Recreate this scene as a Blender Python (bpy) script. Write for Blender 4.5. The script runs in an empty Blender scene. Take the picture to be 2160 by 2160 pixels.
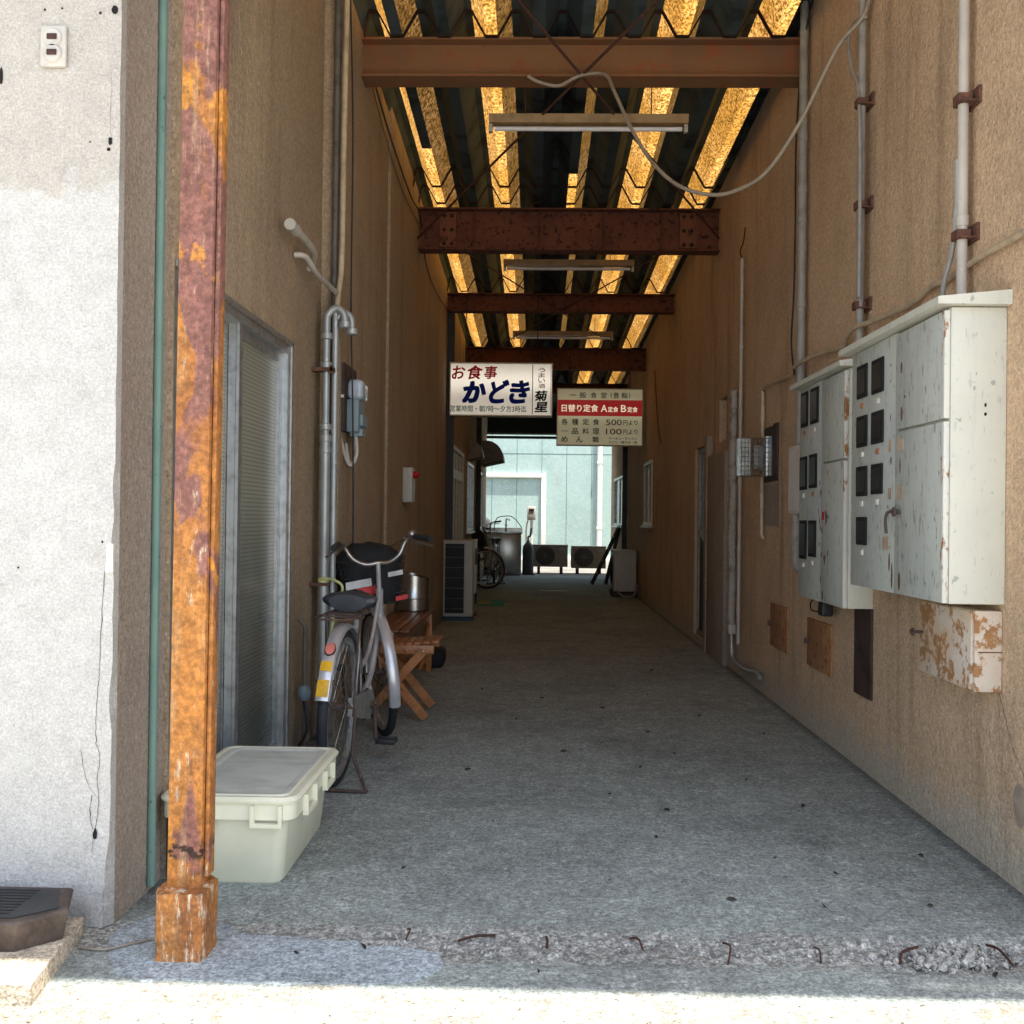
import bpy, bmesh, math, random
from mathutils import Vector, Matrix, Euler, noise as mnoise
R = math.radians
C = bpy.context.scene.collection
sc = bpy.context.scene
random.seed(7)

# ------------------------------------------------------------------ camera, world, sun, exposure
cam = bpy.data.objects.new('camera', bpy.data.cameras.new('camera')); C.objects.link(cam)
cam.data.sensor_width = 36; cam.data.lens = 36; cam.data.clip_end = 500; cam.data.clip_start = .05
cam.location = (0, 0, 1.16)
cam.rotation_mode = 'QUATERNION'
cam.rotation_quaternion = (Matrix.Rotation(.0237, 3, 'Z') @ Matrix.Rotation(math.pi/2 + .006, 3, 'X') @ Matrix.Rotation(.012, 3, 'Z')).to_quaternion()
sc.camera = cam
w = bpy.data.worlds.new('World'); sc.world = w; w.use_nodes = True
wn = w.node_tree; bg = wn.nodes['Background']
sky = wn.nodes.new('ShaderNodeTexSky'); sky.sky_type = 'NISHITA'; sky.sun_disc = False
sky.sun_elevation = R(75); sky.sun_rotation = R(135); sky.air_density = 1.0; sky.dust_density = 1.5
hs = wn.nodes.new('ShaderNodeHueSaturation'); hs.inputs['Saturation'].default_value = .62
wn.links.new(sky.outputs[0], hs.inputs['Color']); wn.links.new(hs.outputs[0], bg.inputs[0]); bg.inputs[1].default_value = .15
sl = bpy.data.lights.new('sun', 'SUN'); sl.energy = 4.0; sl.angle = R(.6); sl.color = (1, .95, .86)
so = bpy.data.objects.new('sun', sl); C.objects.link(so)
so.rotation_euler = Vector((-.185, .185, -.965)).to_track_quat('-Z', 'Y').to_euler()
sc.view_settings.view_transform = 'Standard'; sc.view_settings.look = 'None'
sc.view_settings.exposure = 1.7; sc.view_settings.gamma = 1
sc.render.film_transparent = False
try:
    sc.cycles.max_bounces = 10; sc.cycles.diffuse_bounces = 7; sc.cycles.glossy_bounces = 4
    sc.cycles.use_denoising = True; sc.cycles.sample_clamp_indirect = 6
except Exception: pass

# ------------------------------------------------------------------ materials
class Mat:
    def __init__(s, name, rough=.8, metal=0, spec=.5):
        s.m = bpy.data.materials.new(name); s.m.use_nodes = True; s.t = s.m.node_tree
        s.b = s.t.nodes['Principled BSDF']; s.b.inputs['Roughness'].default_value = rough
        s.b.inputs['Metallic'].default_value = metal; s.b.inputs['Specular IOR Level'].default_value = spec
        s.co = s.t.nodes.new('ShaderNodeTexCoord').outputs['Object']
    def n(s, t): return s.t.nodes.new(t)
    def l(s, a, b): s.t.links.new(a, b)
    def noise(s, scale, detail=4, rough=.55, stretch=(1, 1, 1), off=(0, 0, 0), dist=0):
        mp = s.n('ShaderNodeMapping'); mp.inputs['Scale'].default_value = stretch; mp.inputs['Location'].default_value = off
        s.l(s.co, mp.inputs[0]); n = s.n('ShaderNodeTexNoise'); s.l(mp.outputs[0], n.inputs[0])
        n.inputs['Scale'].default_value = scale; n.inputs['Detail'].default_value = detail; n.inputs['Roughness'].default_value = rough
        n.inputs['Distortion'].default_value = dist
        return n.outputs[0]
    def rng(s, f, a, b, lo=0, hi=1):
        r = s.n('ShaderNodeMapRange'); s.l(f, r.inputs[0]); r.interpolation_type = 'SMOOTHSTEP'
        for i, v in enumerate((a, b, lo, hi)): r.inputs[i+1].default_value = v
        return r.outputs[0]
    def math(s, op, a, b):
        m = s.n('ShaderNodeMath'); m.operation = op
        for i, v in enumerate((a, b)):
            if isinstance(v, (int, float)): m.inputs[i].default_value = v
            else: s.l(v, m.inputs[i])
        return m.outputs[0]
    def mix(s, a, b, f, mode='MIX'):
        m = s.n('ShaderNodeMix'); m.data_type = 'RGBA'; m.blend_type = mode
        for v, k in ((f, 0), (a, 6), (b, 7)):
            if isinstance(v, (int, float)): m.inputs[k].default_value = v
            elif isinstance(v, tuple): m.inputs[k].default_value = (*v, 1)
            else: s.l(v, m.inputs[k])
        return m.outputs[2]
    def axis(s, i):
        x = s.n('ShaderNodeSeparateXYZ'); s.l(s.co, x.inputs[0]); return x.outputs[i]
    def col(s, c):
        if isinstance(c, tuple): s.b.inputs['Base Color'].default_value = (*c, 1)
        else: s.l(c, s.b.inputs['Base Color'])
        return s
    def bump(s, h, strength=.5, dist=.004):
        b = s.n('ShaderNodeBump'); b.inputs['Strength'].default_value = strength; b.inputs['Distance'].default_value = dist
        s.l(h, b.inputs['Height']); s.l(b.outputs[0], s.b.inputs['Normal']); return s
    def grain(s, c, scales=(26, 75, 150), amp=(.28, .34, .30)):
        for sc_, a in zip(scales, amp):
            v = s.rng(s.noise(sc_, 3, .7, off=(sc_, 2, 1)), .30, .70, 1-a*1.25, 1+a*1.1)
            c = s.mix(c, v, 1.0, 'MULTIPLY')
        return c
    def rough(s, r): s.l(r, s.b.inputs['Roughness']); return s

def stucco(name, c1, c2, c3, grain=95, gs=.8, streak=.5, stain=(.12, .09, .06), lowband=None, gd=.005, speck=.18):
    m = Mat(name, .95, 0, .25)
    big = m.rng(m.noise(.7, 4, .6), .35, .65)
    c = m.mix(c1, c2, big)
    mid = m.rng(m.noise(3.2, 6, .65, off=(3, 1, 5)), .45, .75)
    c = m.mix(c, c3, m.math('MULTIPLY', mid, .55))
    st = m.rng(m.noise(2.2, 5, .6, (2.2, 2.2, .22)), .5, .78)
    c = m.mix(c, stain, m.math('MULTIPLY', st, streak))
    g = m.noise(grain, 3, .7)
    c = m.mix(c, (0, 0, 0), m.math('MULTIPLY', m.rng(g, .38, .3), speck))
    c = m.mix(c, (1, .97, .9), m.math('MULTIPLY', m.rng(g, .62, .74), speck))
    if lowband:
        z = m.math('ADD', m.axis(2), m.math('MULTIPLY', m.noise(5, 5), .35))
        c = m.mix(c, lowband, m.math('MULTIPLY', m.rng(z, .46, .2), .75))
    g2 = m.noise(grain*.45, 4, .6, off=(9, 2, 1))
    m.col(m.grain(c, (45, 100), (.12, .17))).bump(m.math('ADD', g, m.math('MULTIPLY', g2, .8)), gs, gd)
    return m.m

def paint(name, base, c2=None, rust=None, rt=.62, rs=9, rough=.5, metal=0, bump=.15, spots=None, streaky=(1, 1, 1), edge=None, spec=.4, dash=0):
    m = Mat(name, rough, metal, spec)
    c = m.mix(base, c2 or tuple(v*.75 for v in base), m.rng(m.noise(3.5, 5, .6, streaky), .4, .7))
    c = m.mix(c, tuple(v*.55 for v in base), m.math('MULTIPLY', m.rng(m.noise(42, 3, .6), .62, .75), .4))
    if spots: c = m.mix(c, spots, m.rng(m.noise(34, 2, .5, (1, 1, .55), off=(4, 4, 4)), .68, .72))
    if dash:
        c = m.mix(c, tuple(v*.42 for v in base), m.math('MULTIPLY', m.rng(m.noise(46, 3, .6, (1, 1, .28), off=(8, 1, 1)), .615, .66), dash))
        c = m.mix(c, (.16, .15, .13), m.math('MULTIPLY', m.rng(m.noise(13, 7, .75, (2.4, 2.4, .3), off=(2, 6, 1)), .52, .72), dash*.55))
    if rust:
        f = m.rng(m.noise(rs, 8, .68, streaky, off=(7, 3, 2)), rt, rt+.07)
        if edge:
            z0, z1 = edge
            f = m.math('MAXIMUM', f, m.rng(m.math('ADD', m.axis(2), m.math('MULTIPLY', m.noise(20, 5, .7), (z0-z1)*1.6)), z0+(z0-z1)*-.0, z1-(z0-z1)*.8) if False else m.math('MULTIPLY', m.rng(m.axis(2), z0, z1), m.rng(m.noise(30, 5, .7), .42, .6)))
        c = m.mix(c, m.mix(rust, tuple(v*.4 for v in rust), m.noise(22, 4)), f)
    m.col(c).bump(m.noise(60, 4), bump, .003)
    return m.m

def plain(name, c, rough=.6, metal=0, spec=.4, var=.25, vs=12):
    m = Mat(name, rough, metal, spec)
    m.col(m.mix(c, tuple(v*(1-var*1.6) for v in c), m.rng(m.noise(vs, 5, .6), .42, .75)))
    m.bump(m.noise(vs*8, 3), .08, .002)
    return m.m

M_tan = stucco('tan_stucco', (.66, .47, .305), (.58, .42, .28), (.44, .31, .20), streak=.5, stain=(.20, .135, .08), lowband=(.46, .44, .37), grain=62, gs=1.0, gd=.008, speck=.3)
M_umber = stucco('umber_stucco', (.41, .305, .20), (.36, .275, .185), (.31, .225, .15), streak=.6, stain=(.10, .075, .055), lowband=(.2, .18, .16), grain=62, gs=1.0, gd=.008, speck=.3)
M_reveal = stucco('grey_brown_stucco', (.38, .31, .25), (.33, .27, .22), (.28, .22, .18), streak=.45, stain=(.14, .11, .09), grain=66, gs=1.0, gd=.008, speck=.3)

def white_plaster():
    m = Mat('white_plaster', .92, 0, .25)
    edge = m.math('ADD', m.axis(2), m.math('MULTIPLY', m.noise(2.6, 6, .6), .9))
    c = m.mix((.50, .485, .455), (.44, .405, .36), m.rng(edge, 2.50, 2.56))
    c = m.mix(c, (.42, .40, .37), m.math('MULTIPLY', m.rng(m.noise(1.6, 6, .6, (1, 1, .5)), .5, .75), .5))
    c = m.mix(c, (.29, .26, .23), m.math('MULTIPLY', m.rng(m.noise(7, 7, .75), .56, .72), .4))
    g = m.noise(75, 4, .75)
    c = m.mix(c, (.33, .27, .22), m.math('MULTIPLY', m.rng(g, .40, .31), .6))
    c = m.mix(c, (.56, .55, .53), m.math('MULTIPLY', m.rng(g, .56, .66), .4))
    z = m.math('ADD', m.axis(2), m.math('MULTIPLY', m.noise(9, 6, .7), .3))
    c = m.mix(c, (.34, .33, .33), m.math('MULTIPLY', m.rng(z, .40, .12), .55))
    m.col(m.grain(c, (12, 70, 150), (.05, .06, .14))).bump(m.math('ADD', g, m.noise(22, 5)), .8, .006); return m.m
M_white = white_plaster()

def concrete(name, c1, c2, c3, bump=.6, rocky=False, lines=True):
    m = Mat(name, .93, 0, .25)
    c = m.mix(c1, c2, m.rng(m.noise(1.1, 6, .62), .4, .62))
    f = m.noise(48, 5, .75, (1, .8, 1)); f2 = m.noise(9, 6, .7, off=(3, 3, 0))
    c = m.mix(c, c3, m.math('MULTIPLY', m.rng(f, .44, .66, 0, .75), m.rng(f2, .42, .62)))
    c = m.mix(c, (.07, .075, .08), m.math('MULTIPLY', m.rng(f, .43, .33), .5))
    c = m.mix(c, (.09, .095, .095), m.math('MULTIPLY', m.rng(m.noise(1.7, 7, .72, (1, .6, 1), off=(5, 9, 0)), .54, .74), .38))
    c = m.mix(c, (.05, .05, .048), m.math('MULTIPLY', m.rng(m.noise(9, 4, .6, (1.6, 1, 1), off=(1, 2, 0)), .70, .76), .6))
    # pale scrapes running along and across
    if lines: c = m.mix(c, (.42, .44, .45), m.math('MULTIPLY', m.rng(m.noise(5, 9, .8, (.6, 2.0, 1), off=(1, 7, 0)), .56, .72), .45))
    if rocky:
        y = m.math('ADD', m.axis(1), m.math('MULTIPLY', m.math('SUBTRACT', m.noise(5, 5), .5), .16))
        band = m.math('MULTIPLY', m.rng(y, 2.66, 2.72), m.rng(y, 2.95, 2.86))
        a = m.mix((.17, .165, .15), (.46, .445, .405), m.rng(m.noise(58, 5, .75, off=(2, 2, 2)), .44, .58))
        c = m.mix(c, a, m.math('MULTIPLY', band, .7))
        fr = m.rng(y, 2.53, 2.47)
        d = m.mix((.33, .305, .26), (.28, .255, .21), m.rng(m.noise(7, 6, .7), .45, .7))
        d = m.mix(d, (.17, .12, .07), m.math('MULTIPLY', m.rng(m.noise(3.6, 7, .75, (1, .6, 1)), .52, .68), .6))
        d = m.mix(d, (.09, .07, .05), m.rng(m.noise(46, 3, .6), .64, .68))
        c = m.mix(c, d, fr)
        c = m.mix(c, (.50, .48, .43), m.rng(m.axis(1), 2.25, 2.1))  # paler pavement out of view, added to bounce light onto the near walls
        x = m.math('ADD', m.axis(0), m.math('MULTIPLY', m.math('SUBTRACT', m.noise(14, 6, .7), .5), .09))
        seam = m.math('MULTIPLY', m.math('MAXIMUM', m.rng(x, 1.47, 1.53), m.rng(x, -1.02, -1.10)), m.rng(m.axis(1), 2.9, 3.1))
        c = m.mix(c, (.055, .05, .045), m.math('MULTIPLY', seam, .5))
    m.col(m.grain(c, (5, 20, 60, 130), (.08, .14, .26, .30))).bump(m.math('ADD', f, m.noise(170, 2)), bump, .004); return m.m
M_floor = concrete('alley_concrete', (.29, .325, .305), (.235, .26, .245), (.50, .54, .51), rocky=True)
M_ground = concrete('street_concrete', (.54, .52, .47), (.48, .45, .40), (.6, .58, .54), lines=False)
M_yard = concrete('yard_concrete', (.20, .185, .165), (.15, .14, .12), (.27, .25, .22))
M_mortar = concrete('fresh_mortar', (.34, .385, .41), (.29, .33, .35), (.42, .46, .48), bump=.35, lines=False)
M_slab = concrete('beige_slab', (.52, .44, .33), (.44, .37, .28), (.6, .53, .42), bump=.4, lines=False)
M_chip = concrete('stone_chip', (.46, .445, .41), (.33, .32, .29), (.58, .56, .52), lines=False)

def post_mat(name, wear):
    m = Mat(name, .72, 0, .35)
    c = m.mix((.40, .16, .036), (.26, .095, .028), m.rng(m.noise(2.4, 5, .6, (3, 3, .7)), .4, .66))
    zz = m.math('MULTIPLY', m.axis(2), .10)
    pm = m.math('ADD', m.noise(3.4, 3, .5, (1.6, 1.6, .8), off=(1.3, 8, 2), dist=.6), m.math('SUBTRACT', zz, .15))
    c = m.mix(c, (.20, .085, .065), m.rng(pm, .49, .53))
    c = m.mix(c, (.46, .185, .03), m.rng(m.noise(4, 5, .6, (1.5, 1.5, 1), off=(0, 3, 4.6)), .60, .64))
    lo = m.rng(m.axis(2), 2.3, 1.2)
    st = m.rng(m.noise(7, 9, .78, (4.5, 4.5, .8), off=(2, 2, 2.2)), (.585-wear*.075), (.66-wear*.06))
    c = m.mix(c, (.48, .34, .18), m.math('MULTIPLY', m.rng(m.noise(9, 9, .8, (4, 4, .35), off=(5, 1, 0)), .52, .66), .45))
    c = m.mix(c, (.52, .43, .31), m.math('MULTIPLY', st, m.math('ADD', m.math('MULTIPLY', lo, .9), wear*.3)))
    c = m.mix(c, (.08, .035, .02), m.math('MULTIPLY', m.rng(m.noise(30, 5, .7, (1, 1, .4)), .62, .72), .7))
    c = m.mix(c, (.04, .02, .015), m.math('MULTIPLY', m.math('MULTIPLY', m.rng(m.axis(2), .24, .26), m.rng(m.axis(2), .31, .28)), m.rng(m.noise(28, 3), .52, .58)))
    m.col(m.grain(c, (30, 80), (.22, .22))).bump(m.math('ADD', m.noise(38, 5, .6, (1, 1, .5)), m.noise(9, 4)), .5, .004); return m.m
M_post = post_mat('rusty_post_paint', 0)
M_base = post_mat('rusty_worn_base', 1)

def rusty(name, c1, c2, c3, s=9):
    m = Mat(name, .85, .1, .3)
    c = m.mix(c1, c2, m.rng(m.noise(s*.35, 6, .65), .4, .62))
    c = m.mix(c, c3, m.rng(m.noise(s*2.2, 6, .7, off=(3, 1, 0)), .53, .62))
    m.col(c).bump(m.noise(40, 5, .7), .4, .004); return m.m
M_beam1 = rusty('brown_primed_steel', (.24, .12, .055), (.20, .105, .055), (.26, .09, .04), 3)
M_beam2 = rusty('scaly_rusted_steel', (.17, .065, .04), (.13, .05, .035), (.04, .018, .014), 8)
M_rustrod = rusty('rusted_rod', (.10, .05, .035), (.07, .035, .03), (.16, .06, .03), 12)
M_splice = rusty('splice_plate_steel', (.20, .085, .05), (.16, .07, .045), (.08, .035, .02), 6)
M_zig = rusty('dark_bracket_steel', (.035, .02, .015), (.025, .015, .012), (.06, .03, .02), 12)
M_clamp = rusty('rusted_clamp', (.14, .07, .05), (.10, .05, .04), (.20, .09, .05), 12)
M_rplate = rusty('rusted_plate', (.42, .22, .105), (.33, .16, .075), (.20, .09, .04), 9)
M_rrebar = rusty('rusted_rebar', (.05, .025, .02), (.08, .03, .02), (.05, .02, .015), 20)

M_cab = paint('cabinet_paint', (.62, .62, .54), (.57, .57, .50), rust=(.22, .12, .07), rt=.66, rs=22, dash=.3, spots=(.36, .39, .36), edge=None, rough=.55)
M_cabrust = paint('cabinet_edge_paint', (.66, .66, .60), (.58, .56, .5), rust=(.40, .19, .07), rt=.54, rs=20, rough=.6, streaky=(1, 1, .4))
M_cabdoor = paint('cabinet_door_paint', (.50, .525, .48), (.43, .46, .44), rust=(.15, .11, .09), rt=.625, rs=18, dash=.8, spots=(.26, .29, .28), rough=.55, streaky=(1, 1, .5))
M_rbox = paint('peeling_white_box', (.62, .55, .47), (.56, .38, .22), rust=(.50, .26, .11), rt=.50, rs=16, rough=.75, bump=.35)
M_seal = plain('dark_gap', (.012, .012, .012), .9)
M_black = plain('black_plastic', (.022, .023, .026), .5, var=.3)
M_win = plain('meter_window', (.012, .014, .016), .3, spec=.25, var=.1)
M_winframe = plain('window_rubber', (.02, .02, .021), .8, spec=.2)
M_tag = plain('meter_tag', (.75, .70, .62), .4)
M_tagrust = plain('rusted_tag', (.38, .16, .08), .8)
M_tape = plain('aged_tape', (.50, .39, .29), .55, var=.2)
M_alu = plain('aluminium', (.52, .54, .55), .42, .85, var=.25, vs=20)
M_aludull = plain('dull_aluminium', (.34, .34, .32), .5, .5, var=.3, vs=20)
M_alulit = plain('cream_window_frame', (.60, .55, .42), .5, 0, var=.2, vs=20)
M_galv = paint('galvanised_steel', (.40, .42, .42), (.30, .32, .32), rough=.45, metal=.5, spots=(.52, .54, .54), rust=(.2, .13, .09), rt=.72, rs=18)
M_pvcgrey = plain('grey_conduit', (.30, .285, .26), .45, var=.2)
M_pvclite = paint('pale_conduit', (.50, .46, .41), (.40, .36, .32), rough=.5, spots=(.6, .57, .52))
M_pvccream = plain('cream_conduit', (.52, .42, .29), .5, var=.25)
M_pvcdark = plain('dark_conduit', (.13, .12, .105), .5, var=.3)
M_hose = plain('pale_hose', (.30, .25, .19), .5, var=.2)
M_pvcwhite = plain('white_pvc', (.50, .47, .41), .4, var=.15)
M_green = paint('verdigris_pipe', (.16, .26, .215), (.11, .20, .175), rough=.55, spots=(.06, .09, .08), rust=(.10, .08, .06), rt=.66)
M_cable = plain('black_cable', (.02, .02, .021), .5)
M_plank = plain('dark_wood', (.060, .036, .032), .65, var=.5, vs=6)
M_whitebox = plain('white_box', (.70, .64, .60), .5, var=.08)
M_deck = plain('dark_blue_deck', (.062, .085, .092), .85, 0, spec=.12, var=.5, vs=3)
M_steel = paint('stainless_steel', (.50, .50, .48), (.40, .40, .38), rough=.26, metal=1, bump=.03)
M_silver = plain('silver_paint', (.62, .62, .64), .30, .5, var=.12)
M_tyre = plain('tyre_rubber', (.022, .025, .030), .75)
M_chrome = plain('worn_chrome', (.40, .38, .36), .3, .9, var=.3, vs=25)
M_wornsteel = rusty('worn_brown_steel', (.10, .075, .065), (.07, .05, .045), (.15, .09, .06), 14)
M_saddle = plain('saddle_vinyl', (.035, .040, .050), .35)
M_reflect = plain('pink_reflector', (.72, .22, .18), .25)
M_yellow = plain('yellow_tape', (.75, .42, .02), .45, var=.25)
M_red = plain('red_cloth', (.55, .02, .03), .5)
M_whitestripe = plain('white_stripe', (.55, .55, .55), .4)
M_bag = plain('black_bag_cloth', (.014, .015, .018), .8, var=.3)
M_lime = plain('lime_strap', (.60, .62, .25), .5)
M_lampred = plain('red_lamp_glass', (.55, .01, .02), .15)
M_teal = plain('teal_window_glass', (.10, .17, .17), .15, spec=.6, var=.15)
M_hood = plain('grey_hood', (.26, .23, .19), .5, .3)
M_ac = plain('ac_casing', (.26, .22, .165), .5, var=.12)
M_acw = plain('ac_casing_white', (.50, .48, .43), .45, var=.12)
M_fin = plain('ac_fins', (.015, .018, .02), .6)
M_mat = paint('green_mat', (.02, .22, .12), (.02, .2, .11), rough=.8)
M_matgold = plain('gold_mat_print', (.35, .26, .05), .8)
M_metergrey = plain('meter_body', (.20, .27, .30), .45, var=.1)
M_meterglass = plain('meter_glass', (.45, .52, .60), .12, spec=.7, var=.2)
M_bin = Mat('cream_plastic', .42, 0, .4)
_c = M_bin.mix((.76, .74, .57), (.68, .67, .51), M_bin.rng(M_bin.noise(5, 5), .4, .7))
_c = M_bin.mix(_c, (.2, .2, .17), M_bin.math('MULTIPLY', M_bin.rng(M_bin.noise(24, 7, .8, (1, 1, 1)), .66, .76), .6))
M_bin.b.inputs['Subsurface Weight'].default_value = .05
M_bin = M_bin.col(_c).bump(M_bin.noise(60), .05).m
_m = Mat('dusty_lid', .55, 0, .4)
_c = _m.mix((.62, .64, .57), (.47, .50, .45), _m.rng(_m.noise(6, 7, .7, (1, 2, 1)), .42, .68))
_c = _m.mix(_c, (.64, .68, .68), _m.math('MULTIPLY', _m.rng(_m.noise(4, 6, .7, off=(4, 0, 0)), .52, .72), .5))
M_lid = _m.col(_c).bump(_m.noise(50), .12).m
_m = Mat('sunlit_dusty_plastic', .6, 0, .35)
M_baseplastic = _m.col(_m.mix((.055, .040, .032), (.12, .09, .07), _m.rng(_m.noise(8, 6, .7), .45, .7))).bump(_m.noise(90), .2).m  # black plastic; the brown of its sunlit side is put into the colour

def wood(name, c1, c2):
    m = Mat(name, .42, 0, .5)
    g = m.noise(14, 5, .6, (1, .12, 1), dist=.6)
    m.col(m.mix(c1, c2, m.rng(g, .38, .62))).bump(g, .15, .002); return m.m
M_bench = wood('bench_wood', (.24, .085, .03), (.14, .045, .018))
M_stool = wood('stool_wood', (.42, .17, .055), (.30, .115, .04))

_m = Mat('frosted_ribbed_glass', .22, 0, .5)
_wv = _m.n('ShaderNodeTexWave'); _wv.bands_direction = 'Z'; _wv.inputs['Scale'].default_value = 18; _wv.inputs['Detail'].default_value = 0; _m.l(_m.co, _wv.inputs[0])
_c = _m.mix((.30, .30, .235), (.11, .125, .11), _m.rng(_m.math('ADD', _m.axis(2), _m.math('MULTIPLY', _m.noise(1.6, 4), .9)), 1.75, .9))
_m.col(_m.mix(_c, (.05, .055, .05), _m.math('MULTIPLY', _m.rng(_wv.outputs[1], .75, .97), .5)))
M_frost = _m.m
_m = Mat('dark_pane', .08, 0, .6); M_pane = _m.col((.02, .026, .028)).m
_m = Mat('curtained_pane', .12, 0, .5); M_panelit = _m.col(_m.mix((.22, .20, .15), (.12, .11, .09), _m.rng(_m.noise(9, 3, .5, (1, 1, .1)), .4, .6))).m

def facade():
    m = Mat('mint_panel', .8, 0, .3)
    c = m.mix((.31, .415, .38), (.27, .37, .34), m.rng(m.noise(.8, 5, .6), .4, .65))
    g = m.noise(14, 6, .8)
    c = m.mix(c, (.40, .48, .44), m.math('MULTIPLY', m.rng(g, .5, .62), .6))
    c = m.mix(c, (.20, .28, .275), m.math('MULTIPLY', m.rng(g, .44, .36), .35))
    c = m.mix(c, (.28, .25, .20), m.math('MULTIPLY', m.rng(m.noise(2.4, 6, .7, (1, 1, .35)), .58, .72), .3))
    m.col(c).bump(g, .3, .004); return m.m
M_mint = facade()
M_seam = plain('panel_seam', (.05, .08, .08), .8)
M_whitepipe = plain('white_trim', (.80, .76, .68), .5, var=.1)

def strip_mat(name, col, amt, streaky):
    m = bpy.data.materials.new(name); m.use_nodes = True; t = m.node_tree
    t.nodes.clear(); out = t.nodes.new('ShaderNodeOutputMaterial')
    h = Mat('tmp'); bpy.data.materials.remove(h.m)
    h = object.__new__(Mat); h.m = m; h.t = t; h.co = t.nodes.new('ShaderNodeTexCoord').outputs['Object']
    f = h.noise(60, 5, .75, (1, .6, 1), dist=.2) if not streaky else h.noise(22, 5, .7, (3, 1.6, 1.0), off=(0, 0, 0), dist=.3)
    big = h.noise(2.2, 5, .6)
    c = h.mix(tuple(v*.20 for v in col), col, h.rng(f, .40, .60))
    c = h.mix(c, (col[0]*1.35, col[1]*1.55, col[2]*2.6), h.math('MULTIPLY', h.rng(big, .42, .60), h.rng(f, .45, .62)))
    c = h.mix(c, (.16, .035, .004), h.math('MULTIPLY', h.rng(h.noise(5, 7, .8, (2.5, .5, 1), off=(4, 0, 0)), .60, .68), .8))
    tr = t.nodes.new('ShaderNodeBsdfTranslucent'); df = t.nodes.new('ShaderNodeBsdfDiffuse'); mx = t.nodes.new('ShaderNodeMixShader')
    h.l(c, tr.inputs[0]); df.inputs[0].default_value = (.22, .15, .07, 1); mx.inputs[0].default_value = amt
    h.l(df.outputs[0], mx.inputs[1]); h.l(tr.outputs[0], mx.inputs[2]); h.l(mx.outputs[0], out.inputs[0])
    return m
M_strip = strip_mat('amber_fibreglass', (.38, .185, .036), .85, False)
M_strip2 = strip_mat('amber_fibreglass_streaked', (.21, .105, .024), .8, True)

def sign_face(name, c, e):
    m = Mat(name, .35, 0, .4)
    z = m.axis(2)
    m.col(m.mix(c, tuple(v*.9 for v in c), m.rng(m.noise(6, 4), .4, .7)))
    # weak emission added to the face, strongest in a band above the middle
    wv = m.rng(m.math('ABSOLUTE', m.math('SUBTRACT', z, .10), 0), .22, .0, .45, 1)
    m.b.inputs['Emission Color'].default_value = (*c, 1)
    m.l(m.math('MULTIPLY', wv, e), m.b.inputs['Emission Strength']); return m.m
M_sign1 = sign_face('emissive_acrylic_white', (.86, .80, .68), .26)
M_sign2 = sign_face('emissive_acrylic_cream', (.70, .67, .44), .13)
M_sred = Mat('sign_red', .7, 0, .1).col((.60, .012, .012)).m
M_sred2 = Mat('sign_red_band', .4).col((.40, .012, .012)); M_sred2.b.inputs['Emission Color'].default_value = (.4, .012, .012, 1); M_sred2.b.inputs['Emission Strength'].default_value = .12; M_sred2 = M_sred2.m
M_sblue = Mat('sign_blue', .7, 0, .1).col((.008, .025, .30)).m
M_sgreen = Mat('sign_green', .7, 0, .1).col((.005, .12, .03)).m
M_sblack = Mat('sign_black', .7, 0, .1).col((.012, .012, .016)).m
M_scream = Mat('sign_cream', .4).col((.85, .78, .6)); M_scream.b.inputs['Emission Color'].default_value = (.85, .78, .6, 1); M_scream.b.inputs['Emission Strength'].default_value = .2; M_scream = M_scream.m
M_smaroon = Mat('sign_maroon', .7, 0, .1).col((.16, .015, .02)).m
M_fix = plain('yellowed_enamel', (.34, .21, .08), .5, var=.25)
M_tube = plain('glass_tube', (.75, .74, .76), .12, var=.05)
M_leaf = plain('dark_leaf', (.035, .028, .022), .8)

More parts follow.
